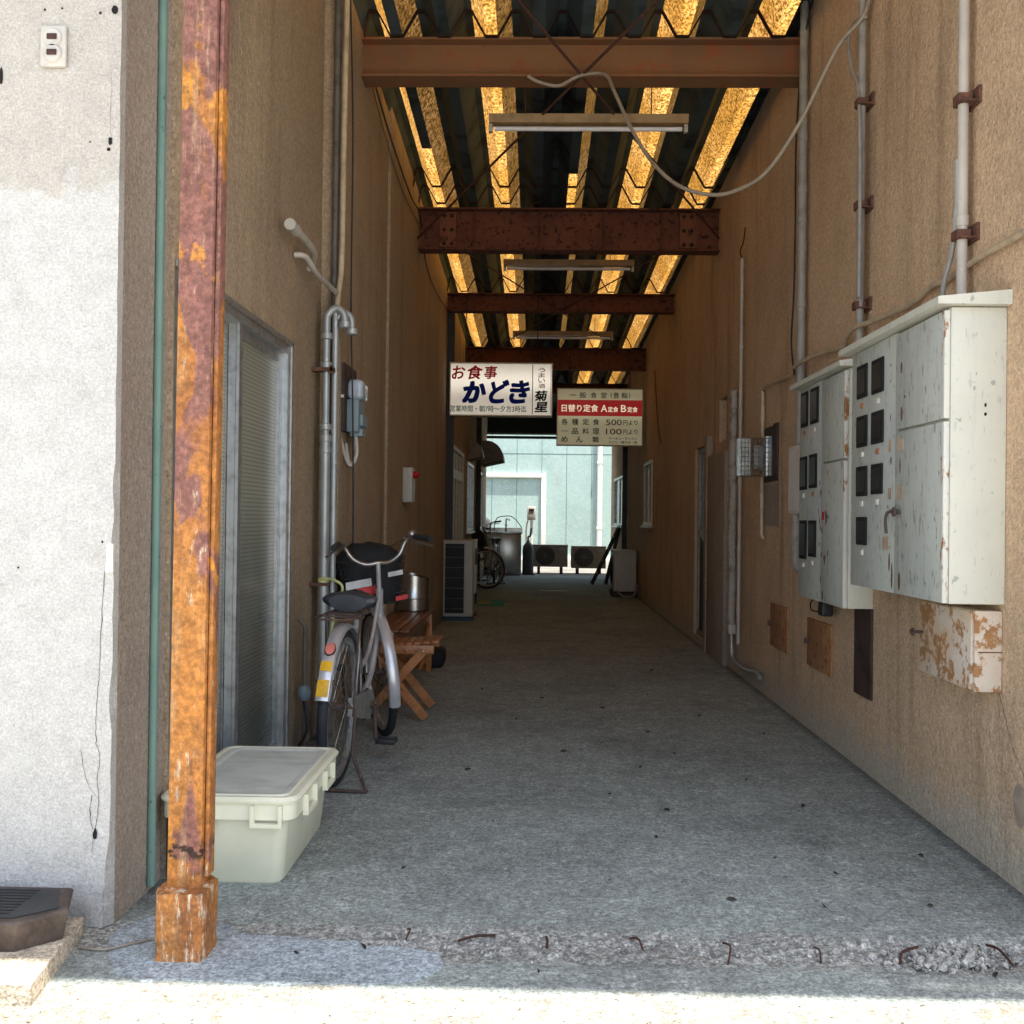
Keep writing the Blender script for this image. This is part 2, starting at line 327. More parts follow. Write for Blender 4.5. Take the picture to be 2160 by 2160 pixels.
# ------------------------------------------------------------------ mesh building
class MB:
    def __init__(s): s.v = []; s.f = []; s.mi = []; s.sm = []
    def add(s, vs, fs, mi=0, smooth=False):
        b = len(s.v); s.v += [tuple(v) for v in vs]
        for f in fs: s.f.append([b+i for i in f]); s.mi.append(mi); s.sm.append(smooth)
        return s
    def box(s, x0, x1, y0, y1, z0, z1, mi=0, bev=0, seg=2):
        if bev:
            bm = bmesh.new(); bmesh.ops.create_cube(bm, size=1)
            for v in bm.verts: v.co = Vector(((x0+x1)/2+v.co.x*(x1-x0), (y0+y1)/2+v.co.y*(y1-y0), (z0+z1)/2+v.co.z*(z1-z0)))
            bmesh.ops.bevel(bm, geom=bm.edges[:], offset=bev, segments=seg, affect='EDGES', profile=.5)
            bm.verts.index_update(); s.add([v.co for v in bm.verts], [[v.index for v in f.verts] for f in bm.faces], mi, True); bm.free(); return s
        return s.add([(x0,y0,z0),(x1,y0,z0),(x1,y1,z0),(x0,y1,z0),(x0,y0,z1),(x1,y0,z1),(x1,y1,z1),(x0,y1,z1)],
                     [(0,3,2,1),(4,5,6,7),(0,1,5,4),(1,2,6,5),(2,3,7,6),(3,0,4,7)], mi)
    def quad(s, a, b, c, d, mi=0): return s.add([a, b, c, d], [(0, 1, 2, 3)], mi)
    def tube(s, pts, r, n=10, smooth=0, mi=0, cap=True, closed=False):
        P = [Vector(p) for p in pts]
        if smooth: P = spline(P, smooth, closed)
        rr = r if isinstance(r, (list, tuple)) else [r]*len(P)
        if len(rr) != len(P): rr = [rr[min(len(rr)-1, int(i*len(rr)/len(P)))] for i in range(len(P))]
        N = len(P); ref = None; vs = []
        for i, p in enumerate(P):
            if closed: t = (P[(i+1) % N]-P[i-1])
            else: t = (P[min(i+1, N-1)]-P[max(i-1, 0)])
            t.normalize()
            if ref is None: ref = Vector((0, 0, 1)) if abs(t.z) < .9 else Vector((1, 0, 0))
            a = t.cross(ref).normalized(); b = a.cross(t).normalized(); ref = b
            for k in range(n):
                q = 2*math.pi*k/n; vs.append(p+a*math.cos(q)*rr[i]+b*math.sin(q)*rr[i])
        fs = []
        for i in range(N if closed else N-1):
            j = (i+1) % N
            for k in range(n): fs.append((i*n+k, i*n+(k+1) % n, j*n+(k+1) % n, j*n+k))
        s.add(vs, fs, mi, True)
        if cap and not closed:
            s.add([vs[k] for k in range(n)], [list(range(n))], mi); s.add([vs[(N-1)*n+k] for k in range(n)], [list(range(n))[::-1]], mi)
        return s
    def lathe(s, prof, c=(0, 0, 0), axis='z', n=24, mi=0):
        vs = []
        for r, h in prof:
            for k in range(n):
                q = 2*math.pi*k/n; a, b = r*math.cos(q), r*math.sin(q)
                p = {'z': (a, b, h), 'x': (h, a, b), 'y': (b, h, a)}[axis]; vs.append((c[0]+p[0], c[1]+p[1], c[2]+p[2]))
        fs = [(i*n+k, i*n+(k+1) % n, (i+1)*n+(k+1) % n, (i+1)*n+k) for i in range(len(prof)-1) for k in range(n)]
        return s.add(vs, fs, mi, True)
    def prism(s, poly, axis, a, b, mi=0):
        n = len(poly)
        def P(u, v, h): return {'x': (h, u, v), 'y': (u, h, v), 'z': (u, v, h)}[axis]
        vs = [P(u, v, a) for u, v in poly]+[P(u, v, b) for u, v in poly]
        return s.add(vs, [list(range(n))[::-1], list(range(n, 2*n))]+[(i, (i+1) % n, n+(i+1) % n, n+i) for i in range(n)], mi)
    def xf(s, M): s.v = [tuple(M @ Vector(v)) for v in s.v]; return s
    def obj(s, name, mats, parent=None, origin=None):
        me = bpy.data.meshes.new(name)
        off = Vector(origin) if origin is not None else (Vector(parent['_w']) if parent is not None and '_w' in parent else Vector((0, 0, 0)))
        me.from_pydata([tuple(Vector(v)-off) for v in s.v], [], s.f)
        for m in (mats if isinstance(mats, (list, tuple)) else [mats]): me.materials.append(m)
        for p, i, sm in zip(me.polygons, s.mi, s.sm): p.material_index = i; p.use_smooth = sm
        bm = bmesh.new(); bm.from_mesh(me); bmesh.ops.recalc_face_normals(bm, faces=bm.faces); bm.to_mesh(me); bm.free()
        try: me.set_sharp_from_angle(angle=R(40))
        except Exception: pass
        o = bpy.data.objects.new(name, me); C.objects.link(o)
        if parent is not None: o.parent = parent
        elif origin is not None: o.location = origin
        return o
def spline(P, k, closed=False):
    out = []; N = len(P)
    for i in range(N if closed else N-1):
        if closed: p0, p1, p2, p3 = P[i-1], P[i], P[(i+1) % N], P[(i+2) % N]
        else: p0, p1, p2, p3 = P[max(i-1, 0)], P[i], P[i+1], P[min(i+2, N-1)]
        for j in range(k):
            t = j/k; out.append(.5*((2*p1)+(p2-p0)*t+(2*p0-5*p1+4*p2-p3)*t*t+(3*p1-p0-3*p2+p3)*t**3))
    if not closed: out.append(P[-1])
    return out
def thing(name, label, cat, loc=(0, 0, 0), group=None):
    o = bpy.data.objects.new(name, None); C.objects.link(o); o.location = loc; o.empty_display_size = .1
    o['label'] = label; o['category'] = cat; o['_w'] = list(loc)
    if group: o['group'] = group
    return o
def sub(o, parent, w=(0, 0, 0)):      # make o a child of a mesh part whose own origin is the thing's origin
    o.parent = parent; return o
def tag(o, label, cat, group=None):
    o['label'] = label; o['category'] = cat
    if group: o['group'] = group
    return o
def structure(o): o['kind'] = 'structure'; return o
def copy_tree(o, loc, rz=0, label=None):
    c = o.copy(); C.objects.link(c); c.location = loc; c.rotation_euler = (0, 0, rz)
    if label: c['label'] = label
    for ch in list(o.children):
        d = ch.copy(); C.objects.link(d); d.parent = c
        for g in list(ch.children):
            e = g.copy(); C.objects.link(e); e.parent = d
    return c
def part(mb, name, mat, root, parent=None):
    """a part of root (or, with parent, a sub-part of one of its parts); every mesh keeps the root's origin"""
    o = mb.obj(name, mat, None, origin=None)
    off = Vector(root['_w'])
    for v in o.data.vertices: v.co -= off
    o.parent = parent if parent is not None else root
    return o

# ------------------------------------------------------------------ ground
g = MB().quad((-60, -60, -.03), (60, -60, -.03), (60, 60, -.03), (-60, 60, -.03)).obj('ground', M_ground); structure(g)
def floor_mesh():
    xs = [-12, -6, -3, -2]+[-1.5+.012*i for i in range(int(3.3/.012))]+[1.85, 3, 6, 12]
    ys = [-14, -4, 0, 1.5, 2.2, 2.5]+[2.6+.012*i for i in range(36)]+[3.1, 3.6, 5, 8, 12, 20.9]
    mb = MB(); vs = []; nx = len(xs)
    for y in ys:
        for x in xs:
            z = 0
            if 2.6 < y < 3.03 and -2 < x < 1.8:
                wob = .05*mnoise.noise(Vector((x*3, y*2, 0)))
                e = max(0, 1-abs((y+wob-2.79)/.115)**3)
                k = e*min(1, max(0, (x+.55)/.3)+.35)
                z = -.012*k*(.6+.4*mnoise.noise(Vector((x*2.2, 3, 1)))) + k*.012*mnoise.noise(Vector((x*26, y*34, 0)))+k*.007*mnoise.noise(Vector((x*70, y*80, 4)))
                if x > .85: z -= .010*e*min(1, (x-.85)/.2)
            vs.append((x, y, z))
    fs = [(j*nx+i, j*nx+i+1, (j+1)*nx+i+1, (j+1)*nx+i) for j in range(len(ys)-1) for i in range(nx-1)]
    return mb.add(vs, fs, 0, False)
structure(floor_mesh().obj('alley_floor', M_floor))
structure(MB().quad((-12, 20.9, 0), (12, 20.9, 0), (12, 34, 0), (-12, 34, 0)).obj('yard_floor', M_yard))
pl = [(-1.10, 2.66), (-1.15, 2.82), (-1.05, 2.97), (-.96, 2.95), (-.896, 2.885), (-.857, 2.883), (-.816, 2.83), (-.756, 2.806), (-.722, 2.828), (-.633, 2.802), (-.515, 2.779), (-.39, 2.765), (-.256, 2.722), (-.23, 2.66), (-.25, 2.60), (-.33, 2.545), (-.55, 2.53), (-.80, 2.53), (-1.0, 2.535)]
mp = MB().prism([(p.x+.016*mnoise.noise(Vector((p.x*22, p.y*22, 0))), p.y+.022*mnoise.noise(Vector((p.x*20, p.y*20, 5)))+.008*mnoise.noise(Vector((p.x*70, p.y*70, 5)))) for p in spline([Vector((x, y, 0)) for x, y in pl], 12, True)], 'z', -.01, .002).obj('mortar_patch', M_mortar); structure(mp)
# rubble chips
mb = MB()
for i in range(520):
    if i < 330: x = random.gauss(1.13, .10); y = random.gauss(2.78-.0*(x-1.1), .045)
    else: x = random.uniform(-.4, 1.3); y = random.gauss(2.79, .06)
    if not (-.5 < x < 1.36 and 2.66 < y < 2.93): continue
    r = random.uniform(.004, .017)*random.uniform(.5, 1) if i < 330 else random.uniform(.002, .006)
    bm = bmesh.new(); bmesh.ops.create_icosphere(bm, subdivisions=1, radius=r)
    rot = Euler((random.random()*6, random.random()*6, random.random()*6)).to_matrix()
    sx, sy, sz = random.uniform(.7, 1.4), random.uniform(.6, 1.2), random.uniform(.5, .9)
    vs = [rot @ Vector((v.co.x*sx*random.uniform(.8, 1.2), v.co.y*sy, v.co.z*sz))+Vector((x, y, r*.35-(.012 if i < 330 else .004))) for v in bm.verts]
    mb.add(vs, [[v.index for v in f.verts] for f in bm.faces]); bm.free()
o = mb.obj('stone_chips', M_chip); o['kind'] = 'stuff'; o['label'] = 'loose grey concrete chips along the broken floor edge'; o['category'] = 'rubble'
# rusty rebar ends sticking out of the broken edge
reb = [((-.345, 2.80, .0), (-.335, 2.83, .02), (-.345, 2.86, .008), 'short rusty rebar end curling up nearest the post'),
       ((-.20, 2.80, .004), (-.15, 2.815, .012), (-.10, 2.84, .005), 'long flat rusty rebar lying in the cracked floor edge'),
       ((.042, 2.785, -.004), (.044, 2.80, .012), (.040, 2.81, .016), 'tiny rusty rebar stub second along the broken edge'),
       ((.270, 2.83, .008), (.292, 2.815, .014), (.302, 2.785, -.002), 'rusty rebar hook beside a dark pit in the floor edge'),
       ((.515, 2.70, -.004), (.532, 2.755, .022), (.520, 2.80, .014), 'upright rusty rebar hook in the middle of the broken edge'),
       ((.765, 2.73, -.004), (.770, 2.76, .016), (.757, 2.775, .018), 'short forked rusty rebar right of the middle hook'),
       ((.975, 2.735, -.004), (.995, 2.775, .010), (1.045, 2.80, .014), 'bent rusty rebar at the rim of the rubble heap'),
       ((1.245, 2.84, .008), (1.262, 2.80, .012), (1.272, 2.74, -.004), 'dark rusty rebar at the far end of the rubble')]
for a, b, c, lb in reb:
    tag(MB().tube([a, b, c], .0026+.0012*abs(math.sin(a[0]*37)), 6, 5).obj('rebar', M_rrebar), lb, 'rebar', 'rusty rebar ends in the broken floor edge')
# ------------------------------------------------------------------ buildings
def wallx(x, d, y0, y1, z0, z1, ops=(), mb=None, mi=0, back=True):
    """alley-side wall in the plane x, thickness d (signed, away from the alley), with real openings"""
    mb = mb or MB()
    ys = sorted({y0, y1, *[v for o in ops for v in o[:2]]}); zs = sorted({z0, z1, *[v for o in ops for v in o[2:]]})
    for i in range(len(ys)-1):
        for j in range(len(zs)-1):
            cy, cz = (ys[i]+ys[i+1])/2, (zs[j]+zs[j+1])/2
            if any(o[0] < cy < o[1] and o[2] < cz < o[3] for o in ops): continue
            mb.quad((x, ys[i], zs[j]), (x, ys[i+1], zs[j]), (x, ys[i+1], zs[j+1]), (x, ys[i], zs[j+1]), mi)
            if back: mb.quad((x+d, ys[i], zs[j]), (x+d, ys[i+1], zs[j]), (x+d, ys[i+1], zs[j+1]), (x+d, ys[i], zs[j+1]), mi)
    for a, b, c, e in ops:
        mb.quad((x, a, c), (x+d, a, c), (x+d, a, e), (x, a, e), mi); mb.quad((x, b, c), (x+d, b, c), (x+d, b, e), (x, b, e), mi)
        mb.quad((x, a, c), (x, b, c), (x+d, b, c), (x+d, a, c), mi); mb.quad((x, a, e), (x, b, e), (x+d, b, e), (x+d, a, e), mi)
    return mb
def xframe(x0, x1, y0, y1, z0, z1, t, mb=None, mi=0):   # rectangular frame in a wall of constant x
    mb = mb or MB()
    mb.box(x0, x1, y0, y0+t, z0, z1, mi); mb.box(x0, x1, y1-t, y1, z0, z1, mi)
    mb.box(x0, x1, y0+t, y1-t, z0, z0+t, mi); mb.box(x0, x1, y0+t, y1-t, z1-t, z1, mi); return mb

ROOFY0 = 1.76
LB = thing('stucco_building', 'tall stucco building with white plaster front and brown alley side, behind the bicycle', 'building')
DOOR = (3.245, 4.79, .03, 1.955)
mb = wallx(-1.18, -.16, 2.875, 3.235, 0, 4.16)                       # pillar return
part(mb, 'pillar_return', M_reveal, LB)
mb = wallx(-1.165, -.16, 3.235, 5.45, 0, 4.62, [DOOR])
mb.quad((-1.18, 3.235, 0), (-1.165, 3.235, 0), (-1.165, 3.235, 4.62), (-1.18, 3.235, 4.62))
mb.quad((-1.165, 5.45, 0), (-1.06, 5.45, 0), (-1.06, 5.45, 4.62), (-1.165, 5.45, 4.62))
wallx(-1.06, -.16, 5.45, 7.1, 0, 4.62, [], mb)
mb.quad((-1.06, 7.1, 0), (-1.04, 7.1, 0), (-1.04, 7.1, 4.62), (-1.06, 7.1, 4.62))
W2 = (12.5, 14.5, .12, 2.06); W3 = (15.3, 16.6, .95, 2.0); W4 = (18.0, 19.2, .95, 2.0)
wallx(-1.04, -.16, 7.1, 21.15, 0, 4.62, [W2, W3, W4], mb)
mb.box(-8, -1.2, 20.9, 21.15, 0, 4.62)
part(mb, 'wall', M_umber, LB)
def front_wall():
    """white plaster front with a crumbled lower edge and corner"""
    mb = MB(); nz = 150; nx = 40
    xs = [-8, -4, -2.4]+[-1.9+.018*i for i in range(nx)]+[-1.18]
    vs = []
    for j in range(nz+1):
        z = 4.16*j/nz
        for i, x in enumerate(xs):
            y = 2.84; xx = x
            if x > -1.95:
                e = max(0, 1-z/.34)
                y += .022*e*max(0, mnoise.noise(Vector((x*9, z*10, 0)))+.25)
            if i == len(xs)-1: xx = -1.18-.009*max(0, mnoise.noise(Vector((4, z*7, 0)))+.12)*(1.9 if z < 1.3 else .5)-.028*max(0, 1-z/.25)*(1+mnoise.noise(Vector((4, z*30, 2))))
            vs.append((xx, y, z))
    n = len(xs)
    mb.add(vs, [(j*n+i, j*n+i+1, (j+1)*n+i+1, (j+1)*n+i) for j in range(nz) for i in range(n-1)], 0, True)
    # broken arris back to the pillar return
    for j in range(nz):
        a, b = vs[j*n+n-1], vs[(j+1)*n+n-1]; mb.quad(a, (-1.18, 2.875, a[2]), (-1.18, 2.875, b[2]), b)
    return mb
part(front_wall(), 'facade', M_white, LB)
mb = MB().box(-8, -1.18, 1.80, 3.0, 4.16, 4.3); part(mb, 'eave', M_umber, LB)
mb = MB().box(-8, -1.2, 3.0, 20.9, 4.5, 4.62); part(mb, 'roof', M_ground, LB)
# holes, chip and cracks in the white plaster
def blob(cx, cz, rx, rz, seed, y=2.8385, n=14):
    return [(cx+rx*math.cos(t*2*math.pi/n)*(1+.4*mnoise.noise(Vector((t*.9, seed, 0)))), y, cz+rz*math.sin(t*2*math.pi/n)*(1+.4*mnoise.noise(Vector((t*.9, seed, 7))))) for t in range(n)]
M_hole = plain('hole_dark', (.012, .010, .009), .95)
for i, (x, z, rx, rz) in enumerate([(-1.398, 2.574, .003, .004), (-1.349, 2.578, .003, .003), (-1.24, 2.565, .004, .004), (-1.199, 2.574, .009, .013), (-1.264, 2.202, .0025, .0025), (-1.207, 2.205, .006, .011), (-1.2115, 2.181, .005, .005), (-1.52, 2.387, .006, .024), (-1.222, .262, .006, .016), (-1.213, 1.08, .003, .004), (-1.45, 1.005, .003, .003)]):
    m_ = MB(); p = blob(x, z, rx, rz, i*3.3); m_.add(p, [list(range(len(p)))]); part(m_, 'plaster_hole', M_hole, LB)
def crack(pts, wd):
    P = spline([Vector(p) for p in pts], 5); mb = MB(); L = []; Rr = []
    for i, p in enumerate(P):
        k = wd*(.4+.9*abs(mnoise.noise(Vector((i*.7, 1, pts[0][2]*9)))))
        j = .0035*mnoise.noise(Vector((i*.9, 5, 2)))
        L.append((p.x-k+j, 2.8380, p.z)); Rr.append((p.x+k+j, 2.8380, p.z))
    mb.add(L+Rr, [(i, i+1, len(L)+i+1, len(L)+i) for i in range(len(L)-1)]); return mb
part(crack([(-1.205, 0, 1.0), (-1.212, 0, .86), (-1.216, 0, .73), (-1.218, 0, .686), (-1.223, 0, .612), (-1.223, 0, .528), (-1.211, 0, .474), (-1.218, 0, .419), (-1.213, 0, .37), (-1.215, 0, .321), (-1.219, 0, .291), (-1.226, 0, .266), (-1.228, 0, .227), (-1.233, 0, .215)], .0011), 'crack', M_hole, LB)
part(crack([(-1.232, 0, .372), (-1.237, 0, .32), (-1.229, 0, .276)], .0011), 'crack', M_hole, LB)
part(crack([(-1.265, 0, .50), (-1.255, 0, .44), (-1.24, 0, .395), (-1.215, 0, .365)], .0007), 'crack', M_hole, LB)
part(crack([(-1.21, 0, 2.42), (-1.205, 0, 2.35), (-1.208, 0, 2.28), (-1.205, 0, 2.21)], .0005), 'crack', M_hole, LB)
m_ = MB().prism([(-1.199, 1.075), (-1.1815, 1.075), (-1.1815, .996), (-1.203, .995), (-1.2, 1.04)], 'y', 2.836, 2.846); part(m_, 'plaster_chip', M_whitepipe, LB)
# near sliding door
y0, y1, z0, z1 = DOOR
fr = xframe(-1.245, -1.168, y0+.002, y1-.002, z0, z1-.002, .035)
fr.box(-1.163, -1.155, y1-.004, y1+.02, z0, z1+.02); fr.box(-1.163, -1.155, y0, y1+.02, z1, z1+.02)
dr = part(fr, 'sliding_door', M_alu, LB)
pm = xframe(-1.225, -1.195, 4.02, y1-.04, z0+.035, z1-.037, .045)
pm.box(-1.193, -1.18, 4.018, 4.062, z0+.035, z1-.037)
part(pm, 'door_leaf', M_alu, LB, dr)
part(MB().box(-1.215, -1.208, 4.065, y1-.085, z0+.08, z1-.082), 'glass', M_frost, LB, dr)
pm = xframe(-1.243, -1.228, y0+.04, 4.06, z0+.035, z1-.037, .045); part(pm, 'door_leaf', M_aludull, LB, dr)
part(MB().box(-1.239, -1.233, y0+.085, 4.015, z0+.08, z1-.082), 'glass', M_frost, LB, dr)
# far door with transom
y0, y1, z0, z1 = W2
fr = xframe(-1.09, -1.03, y0, y1, z0, z1, .05); fr.box(-1.085, -1.045, y0+.05, y1-.05, 1.66, 1.78)
for yy in (13.0, 13.5, 14.0): fr.box(-1.085, -1.045, yy, yy+.05, z0+.05, z1-.05)
d2 = part(fr, 'shop_door', M_alulit, LB)
part(MB().box(-1.075, -1.068, y0+.05, y1-.05, z0+.05, z1-.05), 'glass', M_panelit, LB, d2)
for (y0, y1, z0, z1) in (W3, W4):
    fr = xframe(-1.09, -1.02, y0, y1, z0, z1, .045); fr.box(-1.08, -1.03, (y0+y1)/2-.02, (y0+y1)/2+.02, z0+.045, z1-.045); fr.box(-1.04, -.985, y0-.03, y1+.03, z0-.03, z0)
    wn_ = part(fr, 'window', M_alu, LB); part(MB().box(-1.075, -1.068, y0+.045, y1-.045, z0+.045, z1-.045), 'pane', M_pane, LB, wn_)

RB = thing('stucco_building', 'tan stucco building carrying the meter cabinets on its stained alley wall', 'building')
DR = (9.15, 10.0, .06, 1.85); V1 = (8.36, 8.70, 1.82, 2.18); WA = (13.6, 14.65, 1.08, 1.96); WB = (18.0, 20.2, 1.04, 1.95)
mb = wallx(1.54, .16, 2.84, 21.15, 0, 4.62, [DR, V1, WA, WB])
mb.box(1.7, 8, 2.84, 3.0, 0, 4.62); mb.box(1.7, 8, 20.9, 21.15, 0, 4.62); mb.quad((1.54, 2.84, 0), (1.7, 2.84, 0), (1.7, 2.84, 4.62), (1.54, 2.84, 4.62))
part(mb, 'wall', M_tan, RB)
part(MB().box(1.56, 8, 1.80, 2.84, 4.16, 4.3), 'eave', M_umber, RB)
part(MB().box(1.7, 8, 3.0, 20.7, 4.5, 4.62), 'roof', M_ground, RB)
part(MB().box(1.495, 1.54, 8.2, 9.0, 0, 1.72, bev=.006).box(1.485, 1.54, 9.0, 9.13, 0, 1.90, bev=.006), 'pilaster', M_reveal, RB)
part(MB().box(1.62, 1.63, 8.36, 8.7, 1.82, 2.18), 'vent_opening', M_seal, RB)
fr = xframe(1.57, 1.61, DR[0], DR[1], DR[2], DR[3], .05); fr.box(1.565, 1.605, DR[0]+.05, DR[1]-.05, 1.0, 1.06)
d3 = part(fr, 'door', M_aludull, RB); part(MB().box(1.588, 1.594, DR[0]+.05, DR[1]-.05, 1.06, DR[3]-.05), 'glass', M_teal, RB, d3)
part(MB().box(1.586, 1.596, DR[0]+.05, DR[1]-.05, DR[2]+.05, 1.0), 'lower_panel', M_black, RB, d3)
part(MB().lathe([(0, -.07), (.02, -.07), (.024, -.04), (.02, -.03), (.009, -.02), (.009, 0)], (1.572, 9.28, 1.0), 'x', 12), 'handle', M_chrome, RB, d3)
for (y0, y1, z0, z1), cm in ((WA, M_alulit), (WB, M_alu)):
    fr = xframe(1.525, 1.58, y0, y1, z0, z1, .045, None); fr.box(1.54, 1.57, (y0+y1)/2-.02, (y0+y1)/2+.02, z0+.045, z1-.045); fr.box(1.48, 1.54, y0-.03, y1+.03, z0-.03, z0)
    w_ = part(fr, 'window', cm, RB); part(MB().box(1.56, 1.566, y0+.045, y1-.045, z0+.045, z1-.045), 'pane', M_panelit if cm is M_alulit else M_teal, RB, w_)
m_ = MB(); p = [(1.5385, 3.18+.05*math.cos(t/9*math.pi)*(1+.3*mnoise.noise(Vector((t, 0, 0)))), 1.30+.13*math.sin(t/9*math.pi)*(1+.2*mnoise.noise(Vector((t, 3, 0))))) for t in range(18)]
m_.add(p, [list(range(18))]); part(m_, 'faded_pink_patch', plain('faded_pink', (.52, .30, .24), .95), RB)
m_ = MB(); p = [(1.5385, 3.28+.045*math.cos(t/9*math.pi), .27+.07*math.sin(t/9*math.pi)) for t in range(18)]
m_.add(p, [list(range(18))]); part(m_, 'filler_patch', plain('filler', (.38, .31, .24), .95), RB)
m_ = MB().box(1.534, 1.54, 6.5, 6.92, 1.13, 1.40); part(m_, 'filler_patch', M_reveal, RB)

def crackx(pts, wd):
    P = spline([Vector((1.5383, y, z)) for y, z in pts], 5); n = len(P); A = []; B = []
    for i, p in enumerate(P):
        k = wd*(.4+.9*abs(mnoise.noise(Vector((i*.7, 2, pts[0][1]*9))))); j = .004*mnoise.noise(Vector((i*.9, 5, 7)))
        A.append((1.5383, p.y-k+j, p.z)); B.append((1.5383, p.y+k+j, p.z))
    return MB().add(A+B, [(i, i+1, n+i+1, n+i) for i in range(n-1)])
for pts, wd in (([(3.43, .60), (3.38, .52), (3.33, .44), (3.25, .36), (3.22, .25), (3.15, .15)], .0016), ([(4.0, .60), (3.97, .52), (4.03, .45), (4.0, .38)], .0009), ([(6.1, .34), (6.15, .2), (6.1, .05)], .0014), ([(7.0, 2.9), (6.9, 2.6), (6.95, 2.3)], .0012), ([(4.3, 3.3), (4.22, 3.0), (4.26, 2.75), (4.2, 2.5)], .0010)):
    part(crackx(pts, wd), 'crack', M_hole, RB)
FB = thing('panel_building', 'mint green panelled building in full sun at the end of the alley', 'building')
part(MB().box(-12, 12, 28.4, 34, 0, 7), 'wall', M_mint, FB)
s_ = MB()
for i in range(-14, 16): s_.box(.14+.69*i*1.0-.004, .14+.69*i+.004, 28.395, 28.41, .05, 7)
s_.box(-12, 12, 28.396, 28.41, 2.945, 2.957)
part(s_, 'panel_seams', M_seam, FB)
s_ = MB().box(-6, .26, 28.30, 28.4, 2.28, 2.40, bev=.03).box(.13, .26, 28.302, 28.398, .05, 2.30, bev=.03)
part(s_, 'door_surround', M_whitepipe, FB)
part(MB().box(-12, 12, 28.33, 28.4, 0, .12), 'base_trim', M_whitepipe, FB)
s_ = MB().tube([(1.74, 28.3, 7), (1.74, 28.3, .1)], .07, 12)
for z in (.9, 2.7, 4.5): s_.box(1.66, 1.82, 28.22, 28.4, z, z+.04)
tag(s_.obj('downpipe', M_whitepipe), 'white round downpipe on the mint green panelled wall', 'pipe')

# ------------------------------------------------------------------ roof over the alley
def zr(y): return 3.975-.043*(y-5.97)
RT = thing('alley_roof', 'folded steel roof with glowing amber fibreglass strips above the alley', 'roof')
PIT = .2775; Y1 = 21.2
YS = [ROOFY0+(Y1-ROOFY0)*i/40 for i in range(41)]
def trough(k, name, mats, faces):   # faces: function(segment 0..4, y) -> material index
    xc = -.848+PIT*k; a, b = .035, .13875-.022
    prof = [(-.13875, .148), (-b, .148), (-a, 0), (a, 0), (b, .148), (.13875, .148)]
    mb = MB()
    for sgn, tk in ((0, 0), (1, .006)):
        vs = [(xc+px, y, zr(y)+pz+tk) for y in YS for px, pz in prof]; n = 6
        for j in range(len(YS)-1):
            for i in range(5):
                if tk and faces(i, YS[j]) != 1 and k % 2 == 0: continue
                mb.add([vs[j*n+i], vs[j*n+i+1], vs[(j+1)*n+i+1], vs[(j+1)*n+i]], [(0, 1, 2, 3)], faces(i, YS[j]))
    return part(mb, name, mats, RT)
for k in range(-1, 10):
    if k % 2: trough(k, 'steel_deck', [M_deck], lambda i, y: 0)
    else:
        def fc(i, y, k=k):
            if k == 0 and i == 2 and y < 7.3: return 1
            if k == 4 and (i in (0, 1, 2)) and not (i == 2 and 7.6 < y < 8.6): return 1
            if k == 8 and i in (3, 4) and y < 7.7: return 1
            if k in (0, 2, 4) and y > 14.5 or y > 18.5: return 1  # far strip ends made opaque to cut the light deep in the alley
            if i in (0, 4): return 1
            return 2 if i == 3 else 0
        trough(k, 'skylight_strip', [M_strip, M_deck, M_strip2], fc)
# sheet laps: thin dark bands across the skylights
def zigzag(y, w=.035):
    mb = MB(); pts = []
    for k in range(-1, 9):
        xc = -.848+PIT*k
        pts += [(xc-.035, .0), (xc+.035, .0), (xc+.1165, .146), (xc+.161, .146)]
    pts = [p for p in pts if -1.06 < p[0] < 1.54]; pts = [(-1.04, pts[0][1] if pts[0][1] == 0 else .0)]+pts
    for (xa, za), (xb, zb) in zip(pts, pts[1:]):
        d = Vector((xb-xa, 0, zb-za)); n = Vector((-d.z, 0, d.x)).normalized()*.004
        zz = zr(y)-.006
        A = Vector((xa, y, zz+za)); B = Vector((xb, y, zz+zb))
        vs = [A-n, A+n, B+n, B-n]; vs = vs+[v+Vector((0, w, 0)) for v in vs]
        mb.add(vs, [(0, 1, 2, 3), (7, 6, 5, 4), (0, 1, 5, 4), (1, 2, 6, 5), (2, 3, 7, 6), (3, 0, 4, 7)])
    return mb
for yb in (5.97, 8.75, 11.6, 14.6, 17.5):
    part(zigzag(yb-.03), 'zigzag_bracket', M_zig, RT); yb == 8.75 and part(zigzag(yb-.42), 'zigzag_bracket', M_zig, RT)
part(MB().box(-8, 8, 1.735, 1.758, 4.10, 4.36), 'fascia', M_green, RT)
# beams
def beam(y, top, bot, mat, label, fw=.16, plates=False, x0=-1.06, x1=1.54):
    t = thing('steel_beam', label, 'beam', (0, y, bot), 'steel beams across the alley')
    yc = y+fw/2
    part(MB().box(x0, x1, yc-.006, yc+.006, bot+.014, top-.014), 'web', mat, t)
    part(MB().box(x0, x1, y, y+fw, top-.014, top), 'flange', mat, t)
    part(MB().box(x0, x1, y, y+fw, bot, bot+.014), 'flange', mat, t)
    if plates:
        for xa, xb in ((x0+.20, x0+.34), (x1-.34, x1-.20)):
            p = part(MB().box(xa, xb, yc-.040, yc-.006, bot+.03, top-.03), 'splice_plate', M_splice, t)
            q = MB()
            for i in range(2):
                for j in range(3): q.lathe([(0, -.020), (.012, -.018), (.017, 0)], (xa+.038+.064*i, yc-.040, bot+.06+(top-bot-.12)*j/2), 'y', 10)
            part(q, 'bolts', M_zig, t, p)
        for xx in (x0+.5, .0, .55, x1-.5): part(MB().box(xx, xx+.008, y+.01, yc-.006, bot+.014, top-.014), 'stiffener', mat, t)
    return t
beam(5.97, 3.975, 3.745, M_beam1, 'brown painted steel beam nearest the entrance, above the first tube lamp')
